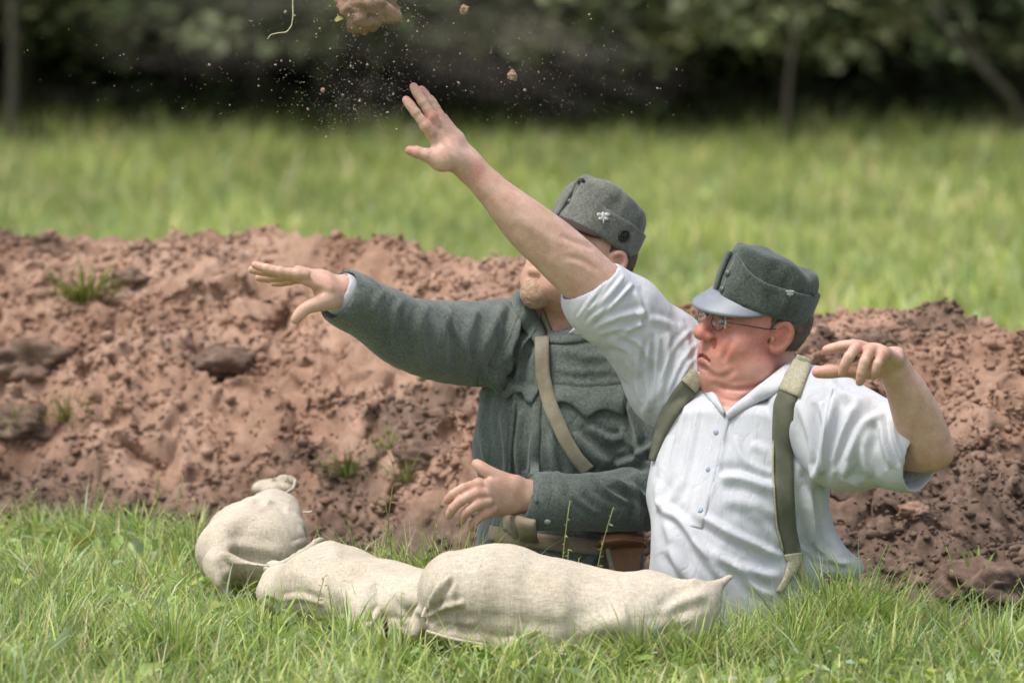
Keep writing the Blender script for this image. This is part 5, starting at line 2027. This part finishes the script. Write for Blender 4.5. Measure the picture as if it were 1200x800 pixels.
    for kx in 'imrl':
        nail(F2[kx], .0074, M['nail'], body, nrm(CP - F2['m'][2]) + np.array([-.3, 0, .3]))
    nail(th2, .0085, M['nail'], body, np.array([.2, -.7, .9]))
    nail(th1, .0085, M['nail'], body, np.array([-.7, -.7, .1]))

    # tunic
    T = Solid()
    T.add(etube_(G_(664, 424, .02), G_(658, 530, .0), .160, .118, .160, .122, side, .4), .05)
    T.add(etube_(G_(658, 530, .0), G_(656, 628, .0), .158, .122, .150, .122, side), .05)
    T.add(etube_(G_(656, 628, .0), G_(656, 735, .0), .150, .122, .172, .138, side, .3), .04)
    T.add(cap_(G_(655, 390, .03), G_(602, 396, .045), .058, .068), .05)
    T.add(cap_(G_(682, 395, .015), G_(738, 420, -.05), .058, .070), .05)
    T.add(etube_(G_(680, 356, .03), G_(671, 398, .03), .070, .072, .082, .082, side), .015)
    T.chain([G_(602, 400, .045), G_(542, 402, -.07), G_(482, 392, -.18), G_(446, 371, -.235), G_(408, 351, -.285)], [.082, .078, .067, .057, .0505], .02)
    T.add(cap_(G_(418, 356, -.272), G_(406, 350, -.287), .0535, .0525), .005)
    T.sub(cap_(G_(425, 360, -.262), G_(380, 336, -.32), .0440, .0460), .005)
    T.chain([G_(738, 425, -.05), G_(774, 580, -.10)], [.072, .064], .02)
    T.chain([G_(772, 582, -.115), G_(692, 588, -.19), G_(634, 587, -.21)], [.062, .0535, .0500], .02)
    T.add(cap_(G_(650, 587, -.205), G_(628, 587, -.212), .0530, .0520), .005)
    T.sub(cap_(G_(660, 586, -.205), G_(600, 583, -.222), .0420, .0440), .005)
    T.sub(cap_(H(0, -.02, -.05), G_(664, 386, -.02), .068, .052), .008)
    T.sub(cap_(G_(656, 372, -.06), G_(650, 394, -.10), .038, .012), .006)
    V, Q = T.surface(.0033)
    fl = [
        ([(610, 350), (600, 400), (580, 440), (560, 470)], 6, .010, .5), ([(590, 352), (575, 390), (556, 430)], 7, .008), ([(630, 372), (618, 400), (596, 430), (575, 452)], 6, .008),
        ([(625, 385), (612, 410), (606, 450), (606, 476)], 5, .007), ([(560, 356), (548, 395), (540, 440)], 7, .008), ([(530, 352), (520, 392), (522, 436)], 7, .006), ([(500, 352), (492, 390), (500, 432)], 7, .006),
        ([(470, 350), (462, 380), (470, 416)], 6, .006), ([(448, 340), (440, 362), (446, 396)], 5, .004), ([(515, 356), (535, 390), (556, 436)], 5, .005), ([(572, 358), (590, 395), (596, 440)], 5, .006),
        ([(566, 456), (564, 500), (572, 550)], 6, .005), ([(590, 480), (596, 530), (592, 580)], 7, .006), ([(612, 480), (606, 520), (608, 580)], 5, .007, .5), ([(626, 500), (622, 550), (620, 590)], 4, .005),
        ([(645, 500), (650, 540), (660, 580)], 6, .005), ([(672, 505), (690, 530), (715, 545)], 8, .007), ([(690, 500), (712, 515), (732, 512)], 6, .005), ([(650, 430), (680, 436), (720, 432)], 5, .0025), ([(660, 410), (690, 418), (730, 412)], 6, .0025),
        ([(648, 446), (690, 450), (734, 445)], 4, .002), ([(735, 470), (745, 500), (752, 540)], 6, .007), ([(728, 500), (742, 525), (762, 548)], 5, .006), ([(720, 545), (740, 540), (765, 520)], 6, .008), ([(715, 560), (740, 572), (770, 590)], 6, .006),
        ([(690, 552), (706, 572), (735, 590)], 5, .006), ([(660, 556), (672, 580), (700, 604)], 5, .004), ([(740, 560), (750, 590), (748, 615)], 6, .005),
        ([(600, 636), (640, 650), (690, 668)], 6, .006), ([(700, 645), (690, 665), (695, 690)], 5, .006), ([(745, 640), (748, 660), (742, 690)], 4, .006), ([(755, 640), (760, 665), (756, 690)], 4, .006),
        ([(622, 345), (640, 358), (646, 372)], 3, .004), ([(600, 360), (618, 378), (626, 402)], 5, .007),
    ]
    V = folds(V, Q, [(p_, w_[0] * .85, w_[1] * (1.5 if p_[0][1] > 455 or 600 < p_[0][0] < 635 else .75), *w_[2:]) for p_, *w_ in fl])
    V = cloth_noise(V, Q, .0022, 16, 900, (1, 1, .45))
    V = relax(V, Q, 1, .35)
    tunic = obj('tunic', make_mesh('tunic', V, Q, M['tunic']), body)
    B = bvh_of(V, Q)
    # scalloped pocket flaps, each with its pocket seam
    laid('pocket_flap', patch_grid([(563, 424), (585, 436), (610, 446), (634, 452)],
                                   [(559, 446), (568, 446), (577, 450), (586, 458), (594, 467), (598, 466), (604, 461), (611, 460), (617, 464), (622, 473), (625, 474), (630, 464), (634, 456)], 12), B, .006, .004, M['tunic'], tunic, 3, True)
    laid('pocket_flap', patch_grid([(646, 448), (680, 452), (710, 450), (735, 448)],
                                   [(643, 481), (650, 475), (658, 471), (667, 473), (675, 478), (683, 487), (688, 491), (694, 486), (702, 481), (712, 480), (722, 483), (733, 487)], 12), B, .006, .004, M['tunic'], tunic, 3, True)
    laid('front_edge', ribbon_grid([(641, 388), (633, 430), (629, 480), (627, 530), (626, 590)], [9, 10, 10, 10, 10], 44, 4), B, .001, .0030, M['tunic'], tunic, 3)
    laid('seam', ribbon_grid([(612, 352), (598, 392), (580, 430), (560, 452)], 3.5, 26, 3), B, .0002, .0014, M['tunic'], tunic)
    laid('pocket_edge', ribbon_grid([(604, 470), (598, 520), (597, 580)], 4, 24, 3), B, .0004, .0022, M['tunic'], tunic)
    button('button', 641.5, 611, B, .0062, M['button_pale'], tunic, .25)
    # stand-and-fall collar
    BB = bvh_of(BV, BQ)

    def leaf(up, dn, mat, nm, bulge=.006, lift=.008):
        up, dn = ribbon_grid(up, 1, 18, 1)[:, 0], ribbon_grid(dn, 1, 18, 1)[:, 0]
        A, C_ = [], []
        for (pu, pv), (qu, qv) in zip(up, dn):
            h = shoot(BB, pu, pv) or shoot(B, pu, pv)
            h2 = shoot(B, qu, qv)
            d2 = (h2[0] - CP) @ CF if h2 else (h[0] - CP) @ CF
            d = min((h[0] - CP) @ CF, d2 + .05) if h else d2
            A.append(P(pu, pv, d - lift)); C_.append(P(qu, qv, d2 - .004))
        A, C_ = np.array(A), np.array(C_)
        for X_ in (A, C_):
            for _ in range(4): X_[1:-1] = (X_[:-2] + 2 * X_[1:-1] + X_[2:]) / 4
        t = np.linspace(0, 1, 8)[:, None, None]
        Gd = A[None] * (1 - t) + C_[None] * t
        nr = np.cross(np.gradient(Gd, axis=0), np.gradient(Gd, axis=1)); nr /= np.linalg.norm(nr, axis=2)[..., None] + 1e-12
        if np.sum(nr * (CP - Gd)) < 0: nr = -nr
        Gd = Gd + nr * (bulge * np.sin(math.pi * t ** .8))
        return slab(nm, Gd, nr, .001, .0035, mat, tunic)
    leaf([(612, 338), (620, 352), (630, 372), (638, 392)], [(600, 352), (606, 372), (616, 392), (634, 410)], M['tunic'], 'collar')
    leaf([(646, 392), (666, 388), (690, 378), (706, 366)], [(640, 402), (660, 404), (690, 400), (716, 388)], M['tunic'], 'collar')
    leaf([(636, 362), (640, 376), (646, 389), (655, 394)], [(632, 374), (636, 388), (642, 400), (652, 402)], M['strap'], 'neckband', .002, .006)
    leaf([(664, 392), (682, 384), (700, 373), (708, 366)], [(659, 395), (684, 397), (702, 396), (716, 390)], M['linen'], 'shirt_collar', .016, .022)

    # cuff of the under-shirt inside the raised sleeve
    cf = Solid()
    cf.add(cap_(G_(430, 360, -.258), G_(401, 345, -.294), .0405, .0395), .004)
    cf.sub(cap_(G_(440, 366, -.24), G_(385, 336, -.312), .0355, .0350), .003)
    Vc, Qc = cf.surface(.0026)
    obj('shirt_cuff', make_mesh('shirt_cuff', Vc, Qc, M['linen']), body)

    # trousers
    R = Solid()
    R.add(etube_(G_(654, 700, .0), G_(654, 760, .0), .150, .118, .160, .122, side, .3), .04)
    legs(R, hip[0], hip[1], hip[2], side, [.098, .074, .062])
    V2, Q2 = R.surface(.007)
    V2 = cloth_noise(V2, Q2, .004, 14, 820)
    obj('trousers', make_mesh('trousers', V2, Q2, M['trousers']), body)
    boots(body, hip[0], hip[1], side, fwd)

    # strap, belt, pouch, holster
    laid('shoulder_strap', ribbon_grid([(636, 362), (636, 384), (636, 402), (637, 440), (645, 475), (660, 510), (676, 536), (688, 551)], [14, 15, 16, 16, 17, 17, 17, 17], 60, 5), B, .012, .003, M['strap'], body, 8, False, .03)
    belt = laid('belt', ribbon_grid([(574, 624), (600, 629), (640, 635), (690, 640), (730, 642), (762, 640)], [18, 18, 18, 18, 18, 17], 60, 5), B, .003, .004, M['belt'], body, 8)
    laid('belt_pouch', patch_grid([(594, 603), (610, 604), (628, 607)], [(592, 622), (608, 626), (630, 628)], 8), B, .006, .012, M['belt'], body, 6)
    ho = laid('holster', patch_grid([(704, 622), (728, 620), (752, 622)], [(712, 674), (730, 678), (748, 674)], 14), B, .010, .012, M['leather'], body, 10)
    laid('holster_flap', patch_grid([(702, 620), (728, 618), (754, 620)], [(703, 628), (708, 632), (728, 634), (748, 632), (753, 628)], 8), B, .023, .002, M['leather'], ho, 10)
    laid('holster_strap', ribbon_grid([(706, 620), (710, 645), (716, 672)], 5, 16, 3), B, .023, .002, M['webbing_pale'], ho, 6)

    # cap
    K = Frame(H(0, .000, .046), 40, 29, -8)
    cap = field_cap(K, M['cap_grey'], body, .0800, .0870, .094, 12, None, .06)
    cap_visor(K, .0800, .0870, cap, M['lining'], .050, .45)
    bc = tree_bvh([cap] + list(cap.children))
    h = shoot(bc, 707, 254)
    if h: badge_leaf('badge', h, .0105, M['silver'], cap)
    h = shoot(bc, 731, 276)
    if h: badge_wreath('badge', h, .0125, M['blackened'], cap)
    button('button', 681, 213, bc, .0075, M['blackened'], cap, .5)
    button('button', 668, 236, bc, .006, M['button_green'], cap, .5)
    eyes(H, body)

    # hair and beard
    hs = Solid()
    hs.add(ell_(H(0, -.012, .036), (.0802, .0890, .083), H.R), .01)
    hs.sub(ell_(H(0, .100, .02), (.16, .088, .16), H.R), .006)
    hs.sub(ell_(H(0, -.03, -.125), (.3, .3, .105), H.R), .006)
    for s in (-1, 1):
        hs.sub(ell_(H(s * .10, -.012, .0), (.04, .026, .042), H.R), .006)
    Vh, Qh = hs.surface(.003)
    obj('hair', make_mesh('hair', Vh, Qh, M['hair']), body)
    bd = Solid()
    bd.add(ell_(H(0, .082, -.097), (.0330, .0270, .0290), H.R), .01)
    for s in (-1, 1):
        bd.chain([H(s * .004, .1045, -.036), H(s * .018, .098, -.039), H(s * .030, .086, -.054), H(s * .030, .082, -.078)], [.0052, .0052, .0050, .009], .008)
    Vb, Qb = bd.surface(.0022)
    Nb = vnormals(Vb, Qb)
    Vb = Vb + Nb * (.0012 * noise3(Vb, 330, 3) + .0006 * noise3(Vb, 170, 8))[:, None]
    obj('beard', make_mesh('beard', Vb, Qb, M['beard']), body)
    return body


GREY = grey_man()
# ---------------------------------------------------------------- sandbags along the trench edge


def sandbag(label, solid, strokes, seed, base, wrinkle=.0022, extra=None):
    V, Q = solid.surface(.0036)
    V = folds(V, Q, strokes, .12)
    V = cloth_noise(V, Q, wrinkle, 9, seed, (1, 1, .6))
    N = vnormals(V, Q)
    V = V + N * (.006 * noise3(V, 7, seed + 3) + .0018 * noise3(V, 26, seed + 4) + .0005 * noise3(V, 160, seed + 5))[:, None]
    V = relax(V, Q, 1, .3)
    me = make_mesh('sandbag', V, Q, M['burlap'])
    st = .55 * sstep(.09, .0, V[:, 2] + .03 * noise3(V, 12, seed)) * (.6 + .4 * noise3(V, 30, seed + 1))  # darker brown towards the ground, broken up by noise
    add_attr(me, 'darken', np.clip(st, 0, .6))
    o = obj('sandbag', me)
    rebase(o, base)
    tag(o, label, 'sandbag', 'sandbags laid along the trench edge')
    return o, V, Q


def cord(name, pts, r, parent, mat):
    pts = np.asarray(pts, float)
    t = np.linspace(0, len(pts) - 1, 30)
    q = np.stack([np.interp(t, np.arange(len(pts)), pts[:, i]) for i in range(3)], 1)
    for _ in range(3):
        q[1:-1] = (q[:-2] + 2 * q[1:-1] + q[2:]) / 4
    V, F = tube_mesh([(q, np.full(30, r))], 7)
    me = make_mesh(name, V, F, mat)
    add_attr(me, 'darken', np.zeros(len(V)))
    return obj(name, me, parent)


Y_ = [0, 1, 0]
# the nearest bag, lying across the picture
b = Solid()
b.add(etube_(P(528, 692, 9.60), P(590, 699, 9.60), .098, .070, .112, .083, Y_, .8), .03)
b.add(etube_(P(590, 699, 9.60), P(655, 713, 9.58), .112, .083, .110, .078, Y_), .03)
b.add(etube_(P(655, 713, 9.58), P(755, 722, 9.55), .110, .078, .100, .070, Y_), .03)
b.add(etube_(P(755, 722, 9.55), P(812, 722, 9.52), .100, .070, .014, .058, Y_, .5), .03)
b.chain([P(856, 676, 9.55), P(840, 688, 9.545), P(826, 710, 9.53), P(806, 738, 9.51), P(782, 760, 9.49), P(772, 766, 9.48)], [.004, .008, .009, .009, .009, .007], .012)
FL = np.stack([nrm(P(780, 764, 9.5) - P(848, 682, 9.5)), nrm(P(843, 762, 9.5) - P(780, 710, 9.5)), np.array([0, 1, 0])])
b.add(ell_(P(806, 724, 9.53), (.074, .045, .045), FL), .03)
for pa, pb in ((P(500, 735, 9.55), P(530, 745, 9.52)), (P(530, 745, 9.52), P(600, 757, 9.497)), (P(600, 757, 9.497), P(690, 766, 9.477)), (P(690, 766, 9.477), P(775, 766, 9.48))):
    b.add(cap_(pa, pb, .007), .022)
b.chain([P(520, 712, 9.60), P(503, 720, 9.60), P(490, 732, 9.59), P(486, 742, 9.58)], [.035, .024, .014, .010], .02)
b.add(ell_(P(497, 716, 9.58), (.014, .016, .010)), .01)
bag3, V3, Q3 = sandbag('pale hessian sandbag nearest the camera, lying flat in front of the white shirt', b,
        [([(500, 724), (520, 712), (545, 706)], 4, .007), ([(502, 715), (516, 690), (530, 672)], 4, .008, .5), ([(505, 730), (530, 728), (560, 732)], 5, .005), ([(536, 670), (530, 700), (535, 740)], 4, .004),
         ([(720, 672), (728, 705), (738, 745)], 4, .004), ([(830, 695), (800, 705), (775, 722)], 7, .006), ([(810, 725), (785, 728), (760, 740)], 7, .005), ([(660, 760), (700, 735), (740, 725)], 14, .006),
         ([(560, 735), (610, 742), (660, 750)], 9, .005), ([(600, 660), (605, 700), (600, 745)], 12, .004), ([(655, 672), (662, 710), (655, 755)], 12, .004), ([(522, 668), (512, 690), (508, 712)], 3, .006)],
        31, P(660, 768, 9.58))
cord('tie_cord', [P(499, 712, 9.545), P(495, 722, 9.535), P(497, 733, 9.54), P(503, 738, 9.55)], .0035, bag3, M['burlap'])
cord('seam', [P(500, 739, 9.535), P(530, 748.5, 9.507), P(600, 760.5, 9.484), P(690, 769.5, 9.464), P(772, 768.5, 9.467)], .0028, bag3, M['burlap'])

# the middle bag, slumped, one corner hanging towards the camera
b = Solid()
b.add(etube_(P(342, 690, 10.00), P(392, 688, 9.94), .085, .046, .110, .074, Y_), .03)
b.add(etube_(P(392, 688, 9.94), P(440, 700, 9.86), .110, .074, .105, .064, Y_), .03)
b.add(etube_(P(440, 700, 9.86), P(502, 704, 9.76), .105, .064, .085, .050, Y_), .03)
b.chain([P(384, 658, 9.93), P(385, 645, 9.94)], [.030, .017], .03)
b.chain([P(428, 705, 9.76), P(428, 735, 9.72), P(424, 757, 9.70)], [.040, .026, .010], .03)
b.chain([P(326, 706, 9.93), P(360, 712, 9.87), P(410, 722, 9.78)], [.010, .010, .014], .02)
b.chain([P(470, 732, 9.72), P(490, 736, 9.70), P(480, 742, 9.69)], [.022, .014, .010], .02)
b.add(ell_(P(326, 676, 9.98), (.022, .03, .016)), .02)
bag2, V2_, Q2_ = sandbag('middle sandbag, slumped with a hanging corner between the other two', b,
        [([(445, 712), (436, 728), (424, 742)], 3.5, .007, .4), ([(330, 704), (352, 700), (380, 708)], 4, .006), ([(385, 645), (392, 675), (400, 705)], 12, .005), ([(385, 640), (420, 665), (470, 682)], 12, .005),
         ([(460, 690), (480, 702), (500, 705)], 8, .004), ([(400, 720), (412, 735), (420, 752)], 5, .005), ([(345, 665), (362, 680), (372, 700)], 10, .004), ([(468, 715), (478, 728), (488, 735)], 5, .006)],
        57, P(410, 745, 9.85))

# the far bag, end on, its tied neck pointing away
b = Solid()
b.add(etube_(P(319, 596, 10.80), P(302, 622, 10.52), .054, .036, .088, .055, [1, 0, 0], .35), .03)
b.add(etube_(P(302, 622, 10.52), P(292, 648, 10.33), .088, .056, .094, .064, [1, 0, 0]), .03)
b.add(ell_(P(262, 650, 10.32), (.045, .10, .062)), .03)
b.add(ell_(P(300, 630, 10.40), (.085, .12, .045)), .03)
b.chain([P(264, 652, 10.20), P(290, 660, 10.19), P(318, 664, 10.20), P(345, 652, 10.24), P(376, 634, 10.32)], [.011, .009, .010, .008, .005], .02)
b.chain([P(256, 660, 10.22), P(262, 682, 10.20), P(268, 697, 10.20)], [.030, .022, .012], .03)
b.chain([P(320, 668, 10.24), P(340, 680, 10.22)], [.022, .016], .02)
b.sub(ell_(P(300, 686, 10.17), (.060, .075, .030)), .012)
b.add(cap_(P(318, 600, 10.80), P(322, 578, 10.87), .034, .017), .02)
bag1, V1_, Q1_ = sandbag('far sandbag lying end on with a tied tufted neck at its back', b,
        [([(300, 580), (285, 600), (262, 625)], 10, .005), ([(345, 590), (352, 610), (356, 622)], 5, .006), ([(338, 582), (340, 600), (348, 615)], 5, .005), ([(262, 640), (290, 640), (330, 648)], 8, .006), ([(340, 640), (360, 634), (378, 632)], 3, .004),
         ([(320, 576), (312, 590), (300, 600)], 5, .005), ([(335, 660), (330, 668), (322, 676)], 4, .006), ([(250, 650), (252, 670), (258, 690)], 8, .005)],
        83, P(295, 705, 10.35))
nk = Solid()
for (u, v, d, r) in ((306, 573, 10.87, .013), (314, 569, 10.88, .015), (324, 567, 10.88, .016), (334, 566, 10.89, .015), (341, 568, 10.90, .012), (320, 575, 10.86, .016), (332, 574, 10.87, .014)):
    nk.add(ell_(P(u, v - 1, d), (r * 1.3, r, r * .72)), .006)
Vk, Qk = nk.surface(.003)
Vk = Vk + vnormals(Vk, Qk) * (.004 * noise3(Vk, 60, 5) + .003 * noise3(Vk, 25, 9))[:, None]
me = make_mesh('tied_neck', Vk, Qk, M['burlap']); add_attr(me, 'darken', .12 + 0 * Vk[:, 0])
obj('tied_neck', me, bag1)
fr_ = []
for i in range(22):
    a0 = P(RNG.uniform(303, 342), RNG.uniform(563, 575), 10.87)
    d_ = nrm(np.array([RNG.normal(0, 1), RNG.normal(-.2, .6), abs(RNG.normal(.3, .5))])) * RNG.uniform(.012, .034)
    t_5 = np.linspace(0, 1, 6)[:, None]
    fr_.append((a0 + d_ * t_5 + np.array([0, 0, -.012]) * t_5 ** 2 + RNG.normal(0, .002, (6, 3)) * t_5, np.linspace(.0022, .0010, 6)))
Vk, Fk = tube_mesh(fr_, 5)
me = make_mesh('frayed_fibres', Vk, Fk, M['burlap']); add_attr(me, 'darken', np.zeros(len(Vk)))
ff_ = obj('frayed_fibres', me, bag1)
ff_['kind'] = 'stuff'
cord('tie_cord', [P(303, 580, 10.84), P(318, 579, 10.82), P(334, 578, 10.83), P(344, 572, 10.86), P(346, 562, 10.88)], .003, bag1, M['burlap'])
cord('frayed_end', [P(356, 600, 10.62), P(362, 600, 10.60), P(366, 599, 10.60)], .0022, bag1, M['burlap'])

# ---------------------------------------------------------------- earth in the air
cl = clod('clod', P(429, 4, 9.86), .052, 'big crumbling clod of earth flying at the top of the picture', 'clod', 7, .25, None, (1.0, .9, .80))
fib = []
for i in range(46):
    a, b_ = RNG.uniform(0, 6.283), RNG.uniform(-.9, .9)
    c = np.array([math.cos(a) * math.cos(b_) * .045, math.sin(a) * math.cos(b_) * .040, math.sin(b_) * .036])
    d = nrm(c + RNG.normal(0, .03, 3)) * RNG.uniform(.006, .022)
    s = np.linspace(0, 1, 5)[:, None]
    fib.append((c + d * s + RNG.normal(0, .003, (5, 3)) * s, np.linspace(.0007, .0003, 5)))
Vf, Ff = tube_mesh(fib, 4)
me = make_mesh('roots', Vf + np.array(P(429, 4, 9.86)), Ff, M['webbing_pale'])
rt = obj('roots', me, cl)
rt['kind'] = 'stuff'
for (u, v, r, lab) in ((600, 88, .0085, 'small pale clod in the air above the fingers, left of the rear cap'), (544, 12, .0075, 'little clod in the air right of the big flying clod'), (378, 106, .0035, 'tiny crumb of soil in the air left of the raised fingers')):
    clod('clod', P(u, v, 9.88), r, lab, 'clod', int(u), .0, 'clods of earth in the air', (1, .9, 1.15))
y = P(392, 28, 9.87)
V, F, C = leaves(np.array([y + [.0, 0, .008]]), np.array([.026]), np.random.default_rng(3), np.array([[.42, .40, .10]]), .5, .3)
me = make_mesh('fallen_leaf', V, F, M['grass']); add_attr(me, 'tint', C)
tag(rebase(obj('fallen_leaf', me), y), 'yellow scrap of leaf below the big flying clod', 'leaf')
q = np.array([P(345, -14, 9.9), P(343, 2, 9.9), P(343.5, 18, 9.9), P(342, 30, 9.9), P(336, 38, 9.9), P(325, 39, 9.9), P(317, 41, 9.9), P(313.5, 46, 9.9)])
t = np.linspace(0, 7, 40)
q = np.stack([np.interp(t, np.arange(8), q[:, i]) for i in range(3)], 1)
q[1:-1] = (q[:-2] + 2 * q[1:-1] + q[2:]) / 4
Vt, Ft = tube_mesh([(q, np.linspace(.0016, .0009, 40))], 6)
m, tr, bs = new_mat('straw', .7)
tr.links.new(ramp(tr, tex_noise(tr, 50), [(.3, (.42, .38, .20)), (.7, (.60, .56, .36))]), bs.inputs['Base Color'])
o = rebase(obj('bent_straw', make_mesh('bent_straw', Vt, Ft, m)), q[-1])
V, F, C = leaves(np.array([q[0], q[2], q[1]]), np.array([.008, .007, .006]), np.random.default_rng(9), np.array([[.40, .46, .15]] * 3), .6, .3)
me = make_mesh('leaf_scrap', V, F, M['grass']); add_attr(me, 'tint', C)
obj('leaf_scrap', me, o)
tag(o, 'thin bent straw falling at the top left of the picture', 'straw')

n = 1700
cu = np.array([(430, 95, 45, 35), (600, 80, 70, 45), (480, 60, 120, 45), (230, 50, 110, 50), (690, 90, 70, 40), (400, 130, 40, 25), (660, 130, 90, 50)])
k = RNG.choice(len(cu), n, p=[.24, .10, .24, .16, .10, .14, .02])
u = RNG.normal(cu[k, 0], cu[k, 2]); v = RNG.normal(cu[k, 1], cu[k, 3])
dd = RNG.normal(9.9, .16, n)
pts = np.array([P(a, b_, c) for a, b_, c in zip(u, v, dd)])
sz = .00055 + .0006 * RNG.pareto(3.2, n)
m = 150
pts = np.concatenate([pts, np.array([P(429 + a, 6 + c, d) for a, c, d in zip(RNG.normal(0, 32, m), RNG.normal(8, 22, m), RNG.normal(9.86, .03, m))])])
sz = np.concatenate([np.clip(sz, .0004, .0030), .0008 + .0016 * RNG.pareto(3.0, m).clip(0, 2)])
V, F = scatter_lumps(pts, sz, ICO1, RNG, 1, .3)
me = make_mesh('dirt_spray', V, F, mat_plain('dry_crumb', (.30, .235, .18), .9), smooth=False)
add_attr(me, 'topsoil', np.zeros(len(V)))
tag(obj('dirt_spray', me), 'spray of tiny soil crumbs and dust in the air', 'dirt', kind='stuff')

# thin dust trailing from the thrown earth
mv = bpy.data.materials.new('dust')
mv.use_nodes = True
t = mv.node_tree
t.nodes.clear()
out = t.nodes.new('ShaderNodeOutputMaterial')
pv = t.nodes.new('ShaderNodeVolumePrincipled')
pv.inputs['Color'].default_value = (.55, .47, .38, 1)
pv.inputs['Anisotropy'].default_value = .2
tc = t.nodes.new('ShaderNodeTexCoord')
nz = t.nodes.new('ShaderNodeTexNoise')
nz.inputs['Scale'].default_value = 3.2
nz.inputs['Detail'].default_value = 2
t.links.new(tc.outputs['Object'], nz.inputs['Vector'])
ln = t.nodes.new('ShaderNodeVectorMath'); ln.operation = 'LENGTH'
t.links.new(tc.outputs['Object'], ln.inputs[0])
fo = t.nodes.new('ShaderNodeMapRange'); fo.inputs[1].default_value = .25; fo.inputs[2].default_value = 1.0; fo.inputs[3].default_value = 1; fo.inputs[4].default_value = 0
t.links.new(ln.outputs['Value'], fo.inputs[0])
mr = t.nodes.new('ShaderNodeMapRange'); mr.inputs[1].default_value = .42; mr.inputs[2].default_value = .72; mr.inputs[3].default_value = 0; mr.inputs[4].default_value = 1
t.links.new(nz.outputs['Fac'], mr.inputs[0])
mu = t.nodes.new('ShaderNodeMath'); mu.operation = 'MULTIPLY'
t.links.new(fo.outputs[0], mu.inputs[0]); t.links.new(mr.outputs[0], mu.inputs[1])
m2 = t.nodes.new('ShaderNodeMath'); m2.operation = 'MULTIPLY'; m2.inputs[1].default_value = 1.7
t.links.new(mu.outputs[0], m2.inputs[0])
t.links.new(m2.outputs[0], pv.inputs['Density'])
t.links.new(pv.outputs[0], out.inputs['Volume'])
for (u, v, d, sx, sy, sz_, ry) in ((580, 45, 10.0, .40, .25, .15, .22), (290, 20, 10.0, .34, .22, .13, -.1), (425, 110, 9.95, .11, .12, .09, .0)):
    V, F = ICO4
    o = obj('dust', make_mesh('dust', V, F, mv))
    o.location = P(u, v, d); o.scale = (sx, sy, sz_); o.rotation_euler = (0, ry, 0)
    tag(o, 'thin grey dust hanging round the thrown earth', 'dust', kind='stuff')

h0 = on_bank(288, 299)
if h0 is not None:
    V, F = ICO3
    me = make_mesh('pebble', V * np.array([.009, .009, .008]) * (1 + .2 * noise3(V, 2, 4))[:, None], F, mat_plain('pale_stone', (.62, .58, .52), .8))
    o = obj('pebble', me); o.location = h0
    tag(o, 'small whitish pebble on the bank just above the fingertips', 'pebble')
